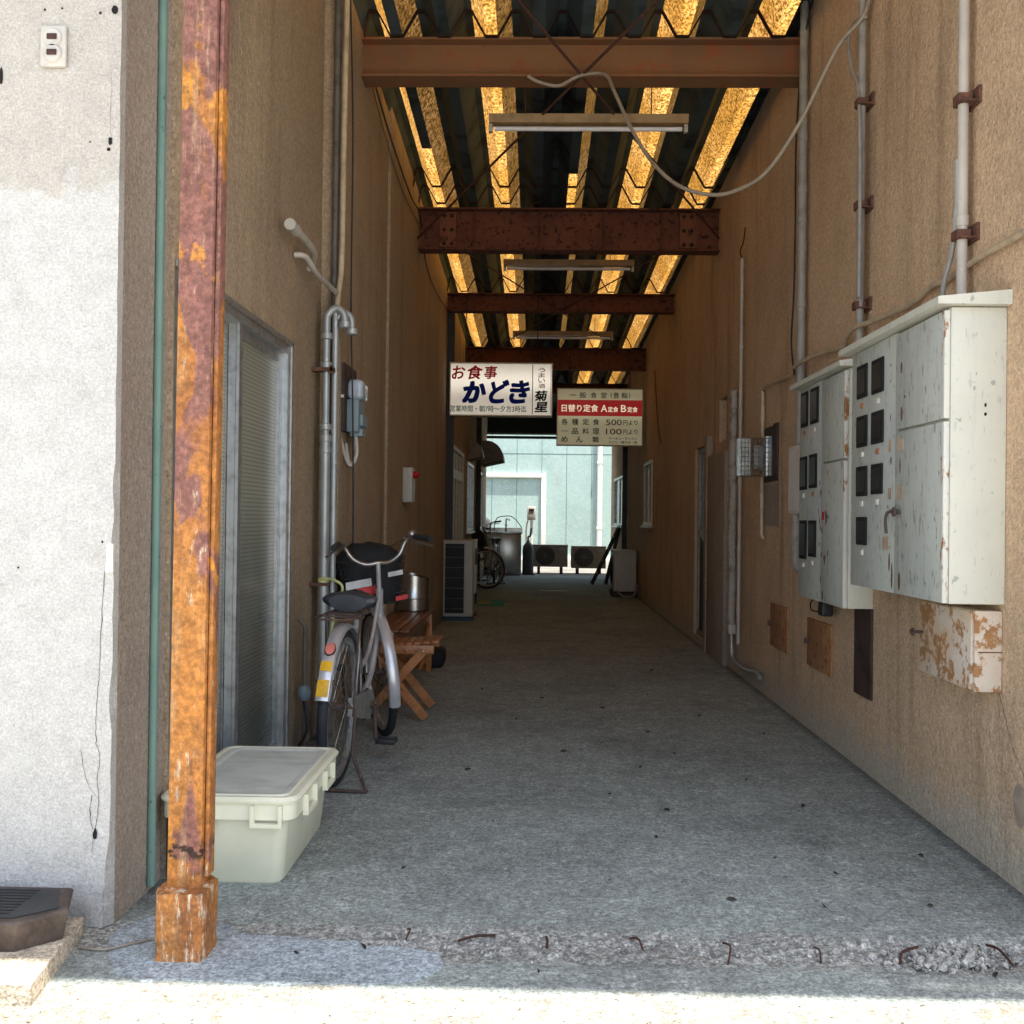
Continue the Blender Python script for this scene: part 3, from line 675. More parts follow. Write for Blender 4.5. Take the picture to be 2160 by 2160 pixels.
beam(8.75, 3.82, 3.46, M_beam2, 'deep scaly rusted steel beam with bolted splice plates at both ends', plates=True)
beam(11.6, 3.715, 3.51, M_beam2, 'slim dark red rusted steel beam just beyond the second tube lamp')
beam(14.6, 3.60, 3.29, M_beam2, 'deep dark steel beam right above the cream menu sign')
beam(17.5, 3.475, 3.29, M_beam2, 'small dark steel beam in the gap behind the cream menu sign')
t = thing('end_lintel', 'deep dark green lintel closing the roof at the far end of the alley', 'lintel', (0, 21.17, 2.77))
part(MB().box(-1.04, 1.54, 21.17, 21.29, 2.92, 3.55), 'panel', plain('dark_green_steel', (.02, .03, .028), .6), t)
part(MB().box(-1.04, 1.54, 21.13, 21.17, 2.885, 2.92), 'edge_trim', M_aludull, t)
part(MB().tube([(-1.04, 21.15, 2.83), (1.54, 21.15, 2.83)], .03, 10), 'roller_bar', M_black, t)
for x, y, z, lb in ((-1.0, 11.72, 3.5, 'dark steel column standing left of the white restaurant sign'), (-1.0, 17.6, 3.28, 'dark steel column beside the larger vent hood'), (1.47, 17.1, 3.3, 'dark steel column against the right wall near the far window')):
    tag(MB().box(x-.04, x+.04, y-.05, y-.04, 0, z).box(x-.04, x+.04, y+.04, y+.05, 0, z).box(x-.005, x+.005, y-.04, y+.04, 0, z).obj('steel_column', M_black, None, (x, y, 0)), lb, 'column')
# brace rods
def rod(a, b, lb, r=.009):
    tag(MB().tube([a, b], r, 6).obj('brace_rod', M_rustrod, None, a), lb, 'brace rod', 'crossed brace rods under the roof')
rod((-1.05, 3.25, 3.95), (1.52, 8.7, 3.55), 'near brace rod running from left entrance side to right end of rusted beam')
rod((1.52, 3.25, 3.97), (-1.05, 8.7, 3.53), 'near brace rod running from right entrance side to left end of rusted beam')
rod((-1.03, 8.95, 3.72), (1.52, 14.5, 3.35), 'far brace rod running from left end of rusted beam to the right', .007)
rod((1.52, 8.95, 3.74), (-1.03, 14.5, 3.33), 'far brace rod running from right end of rusted beam to the left', .007)
# tube lamps
def lamp(x, y, z, lb):
    t = thing('tube_lamp', lb, 'lamp', (x, y, z), 'fluorescent tube lamps under the roof')
    L = .63
    part(MB().prism([(y-.055, z+.055), (y+.055, z+.055), (y+.04, z+.005), (y-.04, z+.005)], 'x', x-L, x+L), 'housing', M_fix, t)
    part(MB().tube([(x-L+.035, y, z-.022), (x+L-.035, y, z-.022)], .015, 12), 'tube', M_tube, t)
    for s in (-1, 1):
        part(MB().box(x+s*(L-.012)-.012, x+s*(L-.012)+.012, y-.02, y+.02, z-.045, z+.005, bev=.004), 'lamp_holder', M_pvcwhite, t)
        part(MB().tube([(x+s*.4, y, z+.05), (x+s*.4, y, zr(y)+.004)], .004, 6), 'hanger', M_rustrod, t)
lamp(.30, 6.5, 3.66, 'tube lamp hanging nearest the entrance, below the brown beam')
lamp(.285, 9.9, 3.60, 'tube lamp hanging between the deep rusted beam and the slim red beam')
lamp(.31, 12.9, 3.46, 'tube lamp hanging farthest in, above the white restaurant sign')

# ------------------------------------------------------------------ signs
_fc = bpy.data.curves.new('glyph', 'FONT'); _fo = bpy.data.objects.new('glyph', _fc); C.objects.link(_fo)
def glyph_mesh(txt, x0, z0, x1, z1, y, bold=0, shear=0, wob=0):
    _fc.body = txt; _fc.offset = 0; _fc.extrude = .0; _fc.resolution_u = 6
    dg = bpy.context.evaluated_depsgraph_get(); dg.update()
    me = bpy.data.meshes.new_from_object(_fo.evaluated_get(dg))
    vs = [v.co.copy() for v in me.vertices]; fs = [list(p.vertices) for p in me.polygons]; bpy.data.meshes.remove(me)
    if shear: vs = [Vector((v.x+shear*v.y, v.y, 0)) for v in vs]
    ax, bx = min(v.x for v in vs), max(v.x for v in vs); ay, by = min(v.y for v in vs), max(v.y for v in vs)
    out = []
    for v in vs:
        u = (v.x-ax)/(bx-ax); k = (v.y-ay)/max(1e-6, by-ay)
        X = x0+(x1-x0)*u; Z = z0+(z1-z0)*k
        if wob: X += wob*mnoise.noise(Vector((X*9, Z*9, 0))); Z += wob*mnoise.noise(Vector((X*9, Z*9, 5)))+wob*1.2*(u-.5)
        out.append((X, y, Z))
    return out, fs
def sign(loc, W_, Hh, px, face, label, items, band=None, extra=()):
    x, y, z = loc; t = thing('hanging_sign', label, 'sign', (x+W_/2, y, z+Hh/2))
    cx0, cy0, cx1, cy1 = px; sx = W_/(cx1-cx0); sz = Hh/(cy1-cy0)
    def P(u, v): return x+(u-cx0)*sx, z+(cy1-v)*sz
    part(xframe(0, 0, 0, 0, 0, 0, 0) if False else MB().box(x, x+W_, y-.012, y+.14, z, z+.014).box(x, x+W_, y-.012, y+.14, z+Hh-.014, z+Hh).box(x, x+.012, y-.0115, y+.14, z+.014, z+Hh-.014).box(x+W_-.012, x+W_, y-.0115, y+.14, z+.014, z+Hh-.014).box(x+.012, x+W_-.012, y+.12, y+.135, z+.014, z+Hh-.014), 'frame', M_alulit, t)
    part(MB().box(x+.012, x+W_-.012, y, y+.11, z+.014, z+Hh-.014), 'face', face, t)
    if band:
        (a, b), (c, d) = P(band[0], band[3]), P(band[2], band[1])
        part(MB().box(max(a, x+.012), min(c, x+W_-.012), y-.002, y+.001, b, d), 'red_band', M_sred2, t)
    for a, b, c, d, m in extra:
        (a, b), (c, d) = P(a, d), P(c, b); part(MB().box(a, c, y-.003, y+.001, b, d), 'divider', m, t)
    for txt, bx, m, bold, shear, wob in items:
        (a, b), (c, d) = P(bx[0], bx[3]), P(bx[2], bx[1])
        k = bold*(c-a)/max(1, len(txt))*1.1; a, b, c, d = a+k, b+k, c-k, d-k; mb = MB()
        vs, fs = glyph_mesh(txt, a, b, c, d, y-.0045, 0, shear, wob)
        for q in range(13 if bold > .03 else 9):      # brush weight: the same stroke laid down again slightly aside
            rr = 0 if q == 0 else k*(1 if q % 2 else .62)
            mb.add([(v[0]+rr*math.cos(q*2.4), v[1]-q*.00006, v[2]+rr*math.sin(q*2.4)) for v in vs], fs)
        part(mb, 'lettering', m, t)
    for s in (.15, .85): part(MB().tube([(x+W_*s, y+.06, z+Hh), (x+W_*s, y+.06, zr(y)+.003)], .006, 6), 'hanger', M_black, t)
    return t
I = []
for ch, bx in (('お', (215, 112, 328, 228)), ('食', (342, 108, 472, 230)), ('事', (480, 112, 592, 225))): I.append((ch, bx, M_sred, .026, .12, .004))
for ch, bx in (('か', (298, 240, 505, 432)), ('ど', (520, 230, 695, 434)), ('き', (688, 232, 862, 434))): I.append((ch, bx, M_sblue, .055, .14, .006))
I.append(('営業時間・朝7時〜夕方3時迄', (205, 450, 832, 506), M_sgreen, .012, 0, 0))
for i, ch in enumerate('うまい酒'): I.append((ch, (927, 126+45*i, 983, 164+45*i), M_smaroon, .01, 0, 0))
I.append(('菊', (898, 320, 1005, 408), M_sblack, .03, .1, .004)); I.append(('星', (898, 414, 1007, 505), M_sblack, .03, .1, .004))
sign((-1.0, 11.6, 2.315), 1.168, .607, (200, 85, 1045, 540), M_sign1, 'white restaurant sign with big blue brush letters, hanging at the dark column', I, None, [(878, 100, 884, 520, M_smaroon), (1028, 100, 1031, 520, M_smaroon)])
I = []
for ch, a, b in (('般', 1245, 1300), ('食', 1335, 1385), ('堂', 1418, 1466), ('豊', 1520, 1566), ('鮨', 1585, 1636)): I.append((ch, (a, 340, b, 388), M_sblack, .008, 0, 0))
I.append(('一', (1168, 361, 1216, 367), M_sblack, .008, 0, 0)); I.append(('(', (1497, 340, 1511, 390), M_sblack, .005, 0, 0)); I.append((')', (1643, 340, 1657, 390), M_sblack, .005, 0, 0))
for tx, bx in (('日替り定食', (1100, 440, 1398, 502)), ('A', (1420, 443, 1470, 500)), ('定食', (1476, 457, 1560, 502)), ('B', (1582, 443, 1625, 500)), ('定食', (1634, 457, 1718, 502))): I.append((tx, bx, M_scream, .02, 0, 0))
for row, y in (('各種定食', 558), ('一品料理', 635)):
    for ch, a in zip(row, (1100, 1185, 1272, 1355)):
        I.append((ch, (a, y if ch != '一' else y+22, a+53, y+50 if ch != '一' else y+27), M_sblack, .015, 0, 0))
for tx, y in (('500', 562), ('100', 638)): I.append((tx, (1462, y, 1590, y+47), M_smaroon, .012, 0, 0)); I.append(('円より', (1600, y+5, 1718, y+47), M_sblack, .012, 0, 0))
for ch, a in (('め', 1100), ('ん', 1222), ('類', 1353)): I.append((ch, (a, 704, a+53, 752), M_sblack, .015, 0, 0))
I.append(('ラーメン・タンメン', (1486, 705, 1716, 728), M_sblack, .015, 0, 0)); I.append(('うどん・焼そば・他', (1486, 736, 1716, 759), M_sblack, .015, 0, 0))
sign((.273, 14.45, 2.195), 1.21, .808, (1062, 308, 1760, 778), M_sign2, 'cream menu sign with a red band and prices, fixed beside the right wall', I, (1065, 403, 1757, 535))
bpy.data.objects.remove(_fo)

# ------------------------------------------------------------------ entrance: post, base block, bin, outlet
t = thing('steel_post', 'square rusty orange steel post standing on a worn base at the entrance', 'post', (-.92, 2.73, 0))
part(MB().box(-.965, -.872, 2.685, 2.765, .16, 4.10, bev=.006).box(-.870, -.858, 2.70, 2.75, .2, 4.10, bev=.003), 'shaft', M_post, t); t.rotation_euler = (0, .005, 0)
def post_base():
    mb = MB(); n = 20; ring = []
    xs0, xs1, yy0, yy1 = -.978, -.848, 2.632, 2.765
    per = []
    for i in range(12): per.append((xs0+(xs1-xs0)*i/12, yy0))
    for i in range(12): per.append((xs1, yy0+(yy1-yy0)*i/12))
    for i in range(12): per.append((xs1-(xs1-xs0)*i/12, yy1))
    for i in range(12): per.append((xs0, yy1-(yy1-yy0)*i/12))
    lev = [-.01, .0, .04, .08, .12, .155, .178]
    vs = []
    for j, z in enumerate(lev):
        for i, (x, y) in enumerate(per):
            k = mnoise.noise(Vector((x*20, y*20, z*14)))*.004; fl = .008 if j == 0 else 0
            cx, cy = (xs0+xs1)/2, (yy0+yy1)/2; d = Vector((x-cx, y-cy)); cr = 1-.07*max(0, (abs(d.x)/.065)*(abs(d.y)/.066)-.8)/.2
            zz = z+(.010*mnoise.noise(Vector((x*40, y*40, 1))) if j == 6 else 0)
            q = d*cr*(1+(k+fl)/.09); vs.append((cx+q.x, cy+q.y, zz))
    n = len(per)
    mb.add(vs, [(j*n+i, j*n+(i+1) % n, (j+1)*n+(i+1) % n, (j+1)*n+i) for j in range(len(lev)-1) for i in range(n)], 0, True)
    mb.add([vs[6*n+i] for i in range(n)]+[((xs0+xs1)/2, (yy0+yy1)/2, .178)], [(i, (i+1) % n, n) for i in range(n)])
    return mb
part(post_base(), 'base', M_base, t)
tag(MB().tube([(-1.168, 3.12, 4.15), (-1.168, 3.12, .02)], .0125, 12).tube([(-1.176, 3.165, 4.15), (-1.172, 3.15, .55)], .007, 8).obj('drain_pipe', M_green, None, (-1.168, 3.12, 0)), 'thin verdigris green pipe running down the pillar corner', 'pipe')
t = thing('power_outlet', 'white double outdoor power outlet on the white plaster front', 'outlet', (-1.368, 2.84, 2.467))
part(MB().box(-1.405, -1.331, 2.826, 2.84, 2.408, 2.525, bev=.006), 'plate', M_pvcwhite, t)
for s in (1, -1):
    part(MB().lathe([(0, -.006), (.024, -.006), (.028, 0)], (-1.368, 2.826, 2.467+s*.022), 'y', 20), 'socket', M_pvcwhite, t)
    part(MB().box(-1.382, -1.354, 2.816, 2.8205, 2.460+s*.022, 2.476+s*.022, bev=.002), 'socket_slots', plain('dark_red_slot', (.06, .02, .015), .6), t)
t = thing('paving_slab', 'beige paving slab lying at the foot of the white plaster front', 'slab', (-1.6, 2.55, 0))
part(MB().prism([(-2.1, 2.383), (-1.172, 2.383), (-1.23, 2.79), (-2.1, 2.79)], 'z', .0, .05), 'slab', M_slab, t)
t = thing('sign_base', 'black dusty plastic sign stand base resting on the beige slab', 'stand base', (-1.6, 2.65, .05))
pb = [(-2.0, 2.80), (-1.262, 2.80), (-1.205, 2.645), (-1.29, 2.545), (-2.0, 2.545)]
def ins(k): return [(x+( .0 if x < -1.9 else -k), y+(k if y < 2.6 else (-k if y > 2.7 else 0))) for x, y in pb]
mb = MB(); lo, hi = ins(.014), pb
vs = [(x, y, .051) for x, y in lo]+[(x, y, .122) for x, y in hi]+[(x, y, .128) for x, y in ins(.006)]
mb.add(vs, [(0, 1, 2, 3, 4), *[(i, (i+1) % 5, 5+(i+1) % 5, 5+i) for i in range(5)], *[(5+i, 5+(i+1) % 5, 10+(i+1) % 5, 10+i) for i in range(5)], (10, 11, 12, 13, 14)])
part(mb, 'tank', M_baseplastic, t)
mb = MB().prism(ins(.028), 'z', .128, .1315)
for i in range(9): mb.box(-1.98, -1.34, 2.60+.02*i, 2.606+.02*i, .1315, .1335)
part(mb, 'tread_top', M_black, t)
tag(MB().tube([(-1.20, 2.70, .006), (-1.13, 2.69, .006), (-1.08, 2.72, .008), (-1.03, 2.76, .006)], .003, 6, 6).obj('wire', M_hose), 'short pale wire lying on the ground beside the pillar foot', 'wire')

# plastic storage bin
t = thing('storage_bin', 'cream plastic storage bin with dusty grey lid behind the rusty post', 'bin', (-.96, 3.5, 0))
def rring(x0, x1, y0, y1, r, z, n=6):
    out = []
    for cx, cy, a in ((x1-r, y0+r, -90), (x1-r, y1-r, 0), (x0+r, y1-r, 90), (x0+r, y0+r, 180)):
        for i in range(n+1):
            q = R(a+90*i/n); out.append((cx+r*math.cos(q), cy+r*math.sin(q), z))
    return out
def loft(rings, mb=None, mi=0, cap0=True, cap1=True):
    mb = mb or MB(); n = len(rings[0]); vs = [p for r in rings for p in r]
    mb.add(vs, [(j*n+i, j*n+(i+1) % n, (j+1)*n+(i+1) % n, (j+1)*n+i) for j in range(len(rings)-1) for i in range(n)], mi, True)
    if cap0: mb.add(rings[0], [list(range(n))[::-1]], mi)
    if cap1: mb.add(rings[-1], [list(range(n))], mi)
    return mb
bx = (-1.125, -.785, 3.20, 3.81)
part(loft([rring(bx[0]+.012, bx[1]-.012, bx[2]+.012, bx[3]-.012, .03, 0), rring(*bx, .04, .012), rring(bx[0]-.022, bx[1]+.022, bx[2]-.028, bx[3]+.028, .04, .235)]), 'tub', M_bin, t)
o1 = (-1.157, -.738, 3.158, 3.858)
rb = loft([rring(*o1, .045, .215), rring(*o1, .045, .268), rring(o1[0]+.03, o1[1]-.03, o1[2]+.03, o1[3]-.03, .03, .268)], cap0=False, cap1=False)
rim = part(rb, 'rim', M_bin, t)
for (a, b, c, d) in ((-.86, -.745+.02-.06, 3.142, 3.16), (-1.10, -1.0, 3.142, 3.16)):
    part(MB().box(a-.012, a, c, d, .195, .262).box(b, b+.012, c, d, .195, .262).box(a, b, c, d, .195, .207), 'handle', M_bin, t)
for (a, b) in ((3.30, 3.42), (3.60, 3.72)):
    part(MB().box(-.740, -.722, a-.012, a, .195, .262).box(-.740, -.722, b, b+.012, .195, .262).box(-.740, -.722, a, b, .195, .207), 'handle', M_bin, t)
ld = loft([rring(o1[0]-.008, o1[1]+.008, o1[2]-.008, o1[3]+.008, .05, .268), rring(o1[0]-.01, o1[1]+.01, o1[2]-.01, o1[3]+.01, .05, .276), rring(o1[0], o1[1], o1[2], o1[3], .045, .286)], cap0=True, cap1=False)
loft([rring(o1[0], o1[1], o1[2], o1[3], .045, .286), rring(o1[0]+.012, o1[1]-.012, o1[2]+.012, o1[3]-.012, .04, .286), rring(o1[0]+.016, o1[1]-.016, o1[2]+.016, o1[3]-.016, .04, .281), rring(o1[0]+.026, o1[1]-.026, o1[2]+.026, o1[3]-.026, .035, .281), rring(o1[0]+.03, o1[1]-.03, o1[2]+.03, o1[3]-.03, .035, .287)], ld, 0, False, False)
lid = part(ld, 'lid', M_bin, t)
part(loft([rring(o1[0]+.03, o1[1]-.03, o1[2]+.03, o1[3]-.03, .035, .287), rring(o1[0]+.05, o1[1]-.05, o1[2]+.05, o1[3]-.05, .03, .2865), rring(o1[0]+.056, o1[1]-.056, o1[2]+.056, o1[3]-.056, .03, .283)], cap0=False), 'lid_top', M_lid, t)

# ------------------------------------------------------------------ bicycle
def bicycle(loc, rz, steer, label, lean=0, tape=True):
    t = thing('bicycle', label, 'bicycle', loc); W = Vector(loc)
    RH = .335; r0 = Vector((0, 0, RH)); f0 = Vector((0, 1.0, RH)); bb = Vector((0, .43, .27))
    def add(mb, name, mat, parent=None, st=False):
        if st:
            piv = Vector((0, .86, .60)); ax = Vector((0, -.33, 1)).normalized()
            mb.xf(Matrix.Translation(piv) @ Matrix.Rotation(steer, 4, ax) @ Matrix.Translation(-piv))
        o = mb.obj(name, mat); o.parent = parent or t; return o
    def wheel(c, st):
        ty = MB(); n = 56; vs = []
        ring = [Vector((0, math.cos(2*math.pi*i/n)*(RH-.02), math.sin(2*math.pi*i/n)*(RH-.02)))+c for i in range(n)]
        ty.tube(ring, .021, 10, closed=True); w_ = add(ty, 'wheel', M_tyre, None, st)
        rm = MB(); 
        prof = [(RH-.034, -.015), (RH-.052, -.016), (RH-.060, -.008), (RH-.060, .008), (RH-.052, .016), (RH-.034, .015)]
        rm.lathe(prof, tuple(c), 'x', 56); add(rm, 'rim', M_alu, w_, st)
        sp = MB()
        for i in range(32):
            q = 2*math.pi*i/32; s = 1 if i % 2 else -1; q2 = q+(.9 if (i//2) % 2 else -.9)
            sp.tube([c+Vector((s*.03, .022*math.cos(q2), .022*math.sin(q2))), c+Vector((0, (RH-.055)*math.cos(q), (RH-.055)*math.sin(q)))], .0014, 4)
        add(sp, 'spokes', M_chrome, w_, st)
        add(MB().tube([c-Vector((.065, 0, 0)), c+Vector((.065, 0, 0))], .008, 8).lathe([(.024, -.034), (.026, -.028), (.014, -.02), (.014, .02), (.026, .028), (.024, .034)], tuple(c), 'x', 14), 'hub', M_wornsteel, w_, st)
        return w_
    wheel(r0, False); wheel(f0, True)
    def fender(c, a0, a1, st, mi=0):
        mb = MB(); n = 30; vs = []
        cs = [(-.030, -.012), (-.026, .0), (-.012, .008), (.012, .008), (.026, 0), (.030, -.012)]
        for i in range(n+1):
            q = R(a0+(a1-a0)*i/n)
            for x, h in cs: rr = RH+.018+h; vs.append((c.x+x, c.y-rr*math.cos(q), c.z+rr*math.sin(q)))
        mb.add(vs, [(i*6+k, i*6+k+1, (i+1)*6+k+1, (i+1)*6+k) for i in range(n) for k in range(5)], 0, True)
        fd = add(mb, 'mudguard', M_silver, None, st)
        st_ = MB()
        for s in (-1, 1): st_.tube([c+Vector((s*.05, 0, 0)), c+Vector((s*.036, -(RH+.02)*math.cos(R(a0+14)), (RH+.02)*math.sin(R(a0+14))))], .0022, 5)
        add(st_, 'stay', M_wornsteel, fd, st); return fd
    rf = fender(r0, 14, 165, False); ff = fender(f0, -22, 118, True)
    def onf(a, dx, dz, h=.028):   # patch on the rear mudguard
        vs = []
        for i in range(7):
            q = R(a-dz+2*dz*i/6)
            for k in range(5):
                x = -dx+2*dx*k/4; hh = .0105+h*0-abs(x)**2*6
                rr = RH+.018+hh; vs.append((x, -rr*math.cos(q), RH+rr*math.sin(q)))
        return vs, [(i*5+k, i*5+k+1, (i+1)*5+k+1, (i+1)*5+k) for i in range(6) for k in range(4)]
    if tape:
        for a, dz in ((22, 5.5), (37, 3.5)):
            v_, f_ = onf(a, .024, dz); add(MB().add(v_, f_), 'yellow_tape', M_yellow, rf)
        q = R(50); c = Vector((0, -(RH+.030)*math.cos(q), RH+(RH+.030)*math.sin(q))); nrm = Vector((0, -math.cos(q), math.sin(q)))
        mb = MB(); up = Vector((0, math.sin(q), math.cos(q)))
        ring = lambda s, h: [tuple(c+nrm*h+Vector((1, 0, 0))*math.cos(2*math.pi*k/20)*.021*s+up*math.sin(2*math.pi*k/20)*.031*s) for k in range(20)]
        loft([ring(1.1, -.008), ring(1.1, .002)], mb, 0, True, True); loft([ring(1, .002), ring(.9, .008), ring(.3, .011)], mb, 1, False, True)
        add(mb, 'reflector', [M_black, M_reflect], rf)
    fr = MB(); hb = Vector((0, .865, .60)); ht = Vector((0, .80, .79)); stp = Vector((0, .25, .70))
    fr.tube([bb, stp], .0155, 12); fr.tube([hb, ht], .019, 12)
    fr.tube([hb+Vector((0, -.005, .03)), Vector((0, .70, .40)), Vector((0, .55, .32)), bb+Vector((0, 0, .02))], .015, 12, 6)
    fr.tube([ht+Vector((0, 0, -.05)), Vector((0, .62, .52)), Vector((0, .42, .45)), bb.lerp(stp, .42)], .010, 12, 6)
    for s in (-1, 1):
        fr.tube([bb+Vector((s*.02, 0, 0)), Vector((s*.04, .2, .29)), r0+Vector((s*.055, 0, 0))], .009, 8, 5)
        fr.tube([stp+Vector((s*.015, 0, -.06)), Vector((s*.045, .12, .52)), r0+Vector((s*.055, 0, 0))], .008, 8, 5)
    add(fr, 'frame', M_silver)
    fk = MB()
    for s in (-1, 1): fk.tube([hb+Vector((s*.035, 0, -.02)), Vector((s*.05, .93, .46)), f0+Vector((s*.05, 0, 0))], .010, 8, 5)
    fk.tube([hb+Vector((-.04, 0, -.02)), hb+Vector((.04, 0, -.02))], .014, 8); fk.tube([hb+Vector((0, 0, -.02)), ht, Vector((0, .775, .925))], .012, 10)
    add(fk, 'fork', M_silver, None, True)
    hp = [(0, .78, .925), (.06, .79, .922), (.12, .80, .955), (.160, .80, 1.02), (.19, .765, 1.042), (.235, .66, 1.03)]
    pts = [(-x, y, z) for x, y, z in hp[::-1]]+hp[1:]
    bar = add(MB().tube(pts, .011, 10, 6), 'handlebar', M_chrome, None, True)
    for s in (-1, 1):
        add(MB().tube([(s*.197, .745, 1.041), (s*.245, .635, 1.027)], .0155, 12), 'grip', M_black, bar, True)
        add(MB().tube([(s*.16, .83, 1.035), (s*.20, .79, 1.015), (s*.275, .69, .985)], .006, 8, 4), 'brake_lever', M_chrome, bar, True)
        add(MB().tube([(s*.17, .84, 1.03), (s*.08, .90, .98), (s*.02, .90, .86), (0, .88, .62)], .003, 6, 6), 'brake_cable', M_cable, bar, True)
    add(MB().lathe([(0, .03), (.012, .028), (.022, .018), (.025, .004), (.025, 0), (0, 0)], (.19, .775, 1.05), 'z', 16), 'bell', M_chrome, bar, True)
    add(MB().tube([stp, Vector((0, .232, .77))], .012, 10), 'seat_post', M_chrome)
    sd = MB(); rings = []
    for i, (y, wd, zc) in enumerate(((.06, .085, .785), (.075, .118, .792), (.14, .120, .795), (.20, .085, .795), (.26, .035, .79), (.32, .022, .79), (.345, .012, .785))):
        rings.append([(wd*math.cos(R(a)), y, zc+(.030 if math.sin(R(a)) > 0 else .045)*math.sin(R(a))) for a in range(0, 360, 20)])
    loft(rings, sd); sdo = add(sd, 'saddle', M_saddle)
    for s in (-1, 1): add(MB().tube([(s*.05, .11, .755)]+[(s*.05+.016*math.cos(k*1.2), .11+.016*math.sin(k*1.2), .755-.002*k) for k in range(26)], .0028, 5), 'spring', M_wornsteel, sdo)
    rk = MB()
    rk.tube([(-.075, .18, .735), (-.075, -.2, .735), (-.05, -.24, .735), (.05, -.24, .735), (.075, -.2, .735), (.075, .18, .735)], .006, 6)
    for y in (-.1, 0, .1): rk.tube([(-.075, y, .735), (.075, y, .735)], .005, 6)
    for s in (-1, 1): rk.tube([(s*.075, -.02, .735), (s*.06, 0, RH)], .005, 6)
    add(rk, 'rear_rack', M_wornsteel)
    sd2 = MB()
    for s in (-1, 1): sd2.tube([(s*.07, 0, RH), (s*.07, -.03, .14), (s*.16, -.14, .012)], .008, 8)
    sd2.tube([(-.16, -.14, .012), (.16, -.14, .012)], .008, 8)
    add(sd2, 'stand', M_wornsteel)
    cg = MB().prism([(0, RH-.04), (0, RH+.04), (.43, .34), (.50, .30), (.50, .24), (.43, .20)], 'x', .035, .055); add(cg, 'chain_guard', M_aludull)
    ck = MB().tube([bb-Vector((.07, 0, 0)), bb+Vector((.07, 0, 0))], .018, 10).lathe([(0, -.003), (.075, -.003), (.078, 0), (.075, .003), (0, .003)], (.028, bb.y, bb.z), 'x', 24)
    ck.tube([bb+Vector((.072, 0, 0)), bb+Vector((.082, .01, -.165))], .010, 8); ck.tube([bb-Vector((.072, 0, 0)), bb+Vector((-.082, -.01, .165))], .010, 8)
    cko = add(ck, 'crank', M_wornsteel)
    for s, dz, dy in ((1, -.168, .01), (-1, .168, -.01)):
        c = bb+Vector((s*.135, dy, dz)); p = MB()
        p.tube([c-Vector((s*.055, 0, 0)), c+Vector((s*.045, 0, 0))], .008, 8)
        p.box(c.x-.047, c.x+.047, c.y-.04, c.y-.026, c.z-.012, c.z+.012, bev=.004); p.box(c.x-.047, c.x+.047, c.y+.026, c.y+.04, c.z-.012, c.z+.012, bev=.004)
        p.box(c.x+s*.038-.006, c.x+s*.038+.006, c.y-.03, c.y+.03, c.z-.010, c.z+.010, bev=.003)
        add(p, 'pedal', M_black, cko)
    # wire basket on the front
    bk = MB()
    def lay(z): k = (z-.70)/.24; a = .13+.045*k; return [(-a, .93-.02*k, z), (a, .93-.02*k, z), (a, 1.15+.05*k, z), (-a, 1.15+.05*k, z)]
    for z in (.70, .75, .80, .85, .90, .94): bk.tube(lay(z), .0032, 5, closed=True)
    for i in range(4):
        a, b = lay(.70), lay(.94)
        for j in range(7):
            u = j/7; bk.tube([Vector(a[i]).lerp(Vector(a[(i+1) % 4]), u), Vector(b[i]).lerp(Vector(b[(i+1) % 4]), u)], .0028, 4)
    for j in range(5): bk.tube([(-.13+.065*j, .93, .70), (-.13+.065*j, 1.15, .70)], .0028, 4)
    bk.tube([(0, .90, .80), (0, .94, .80)], .01, 6); bk.tube([(0, 1.02, .70), (0, .99, .62), (0, 1.0, .35)], .005, 6)
    add(bk, 'basket', M_black, None, True)
    hl = MB().lathe([(0, -.05), (.02, -.045), (.03, 0), (.032, .02), (0, .03)], (.07, 1.0, .52), 'y', 14); add(hl, 'headlamp', M_chrome, None, True)
    t.rotation_euler = (0, lean, rz)
    return t, Matrix.Translation(W) @ Euler((0, lean, rz)).to_matrix().to_4x4() @ Matrix.Translation(Vector((0, .86, .60))) @ Matrix.Rotation(steer, 4, Vector((0, -.33, 1)).normalized()) @ Matrix.Translation(-Vector((0, .86, .60)))
bike, BM = bicycle((-.852, 4.42, 0), R(-2), R(25), 'silver city bicycle with yellow tape on its rear mudguard, parked near the storage bin', R(2.0))
# soft black bag filling its basket
t = thing('bag', 'black cloth cover bag with red and white stripes in the near bicycle basket', 'bag', tuple(BM @ Vector((0, 1.05, .72))))
def bagring(z, a, y0, y1, seed):
    out = []
    for i in range(28):
        q = 2*math.pi*i/28; c, s = math.cos(q), math.sin(q)
        sx = math.copysign(abs(c)**.45, c); sy = math.copysign(abs(s)**.45, s)
        k = 1+.05*mnoise.noise(Vector((c*2, s*2, z*9+seed)))
        out.append((sx*a*k, (y0+y1)/2+sy*(y1-y0)/2*k, z+.012*mnoise.noise(Vector((c*2.2, s*2.2, z*4+seed)))))
    return out
bg_ = MB(); loft([bagring(.705, .14, .915, 1.16, 0), bagring(.72, .150, .905, 1.165, 0), bagring(.80, .158, .90, 1.19, 0), bagring(.90, .180, .885, 1.215, 0), bagring(.945, .185, .88, 1.22, 0)], bg_)
fl = [[tuple(Vector(p)+Vector((.0, 0, dz*(1+.5*mnoise.noise(Vector((p[0]*9, p[1]*9, 3))))))) for p in bagring(.95, a, y0, y1, 3)] for a, y0, y1, dz in ((.19, .875, 1.225, -.015), (.188, .88, 1.22, .010), (.14, .92, 1.18, .055), (.07, .98, 1.12, .08))]
loft(fl, bg_, 0, False, True)
bg_.xf(Matrix.Translation((0, 1.05, .70)) @ Matrix.Diagonal((.93, .93, .95, 1)) @ Matrix.Translation((0, -1.05, -.70))).xf(BM); bgo = part(bg_, 'bag_body', M_bag, t)
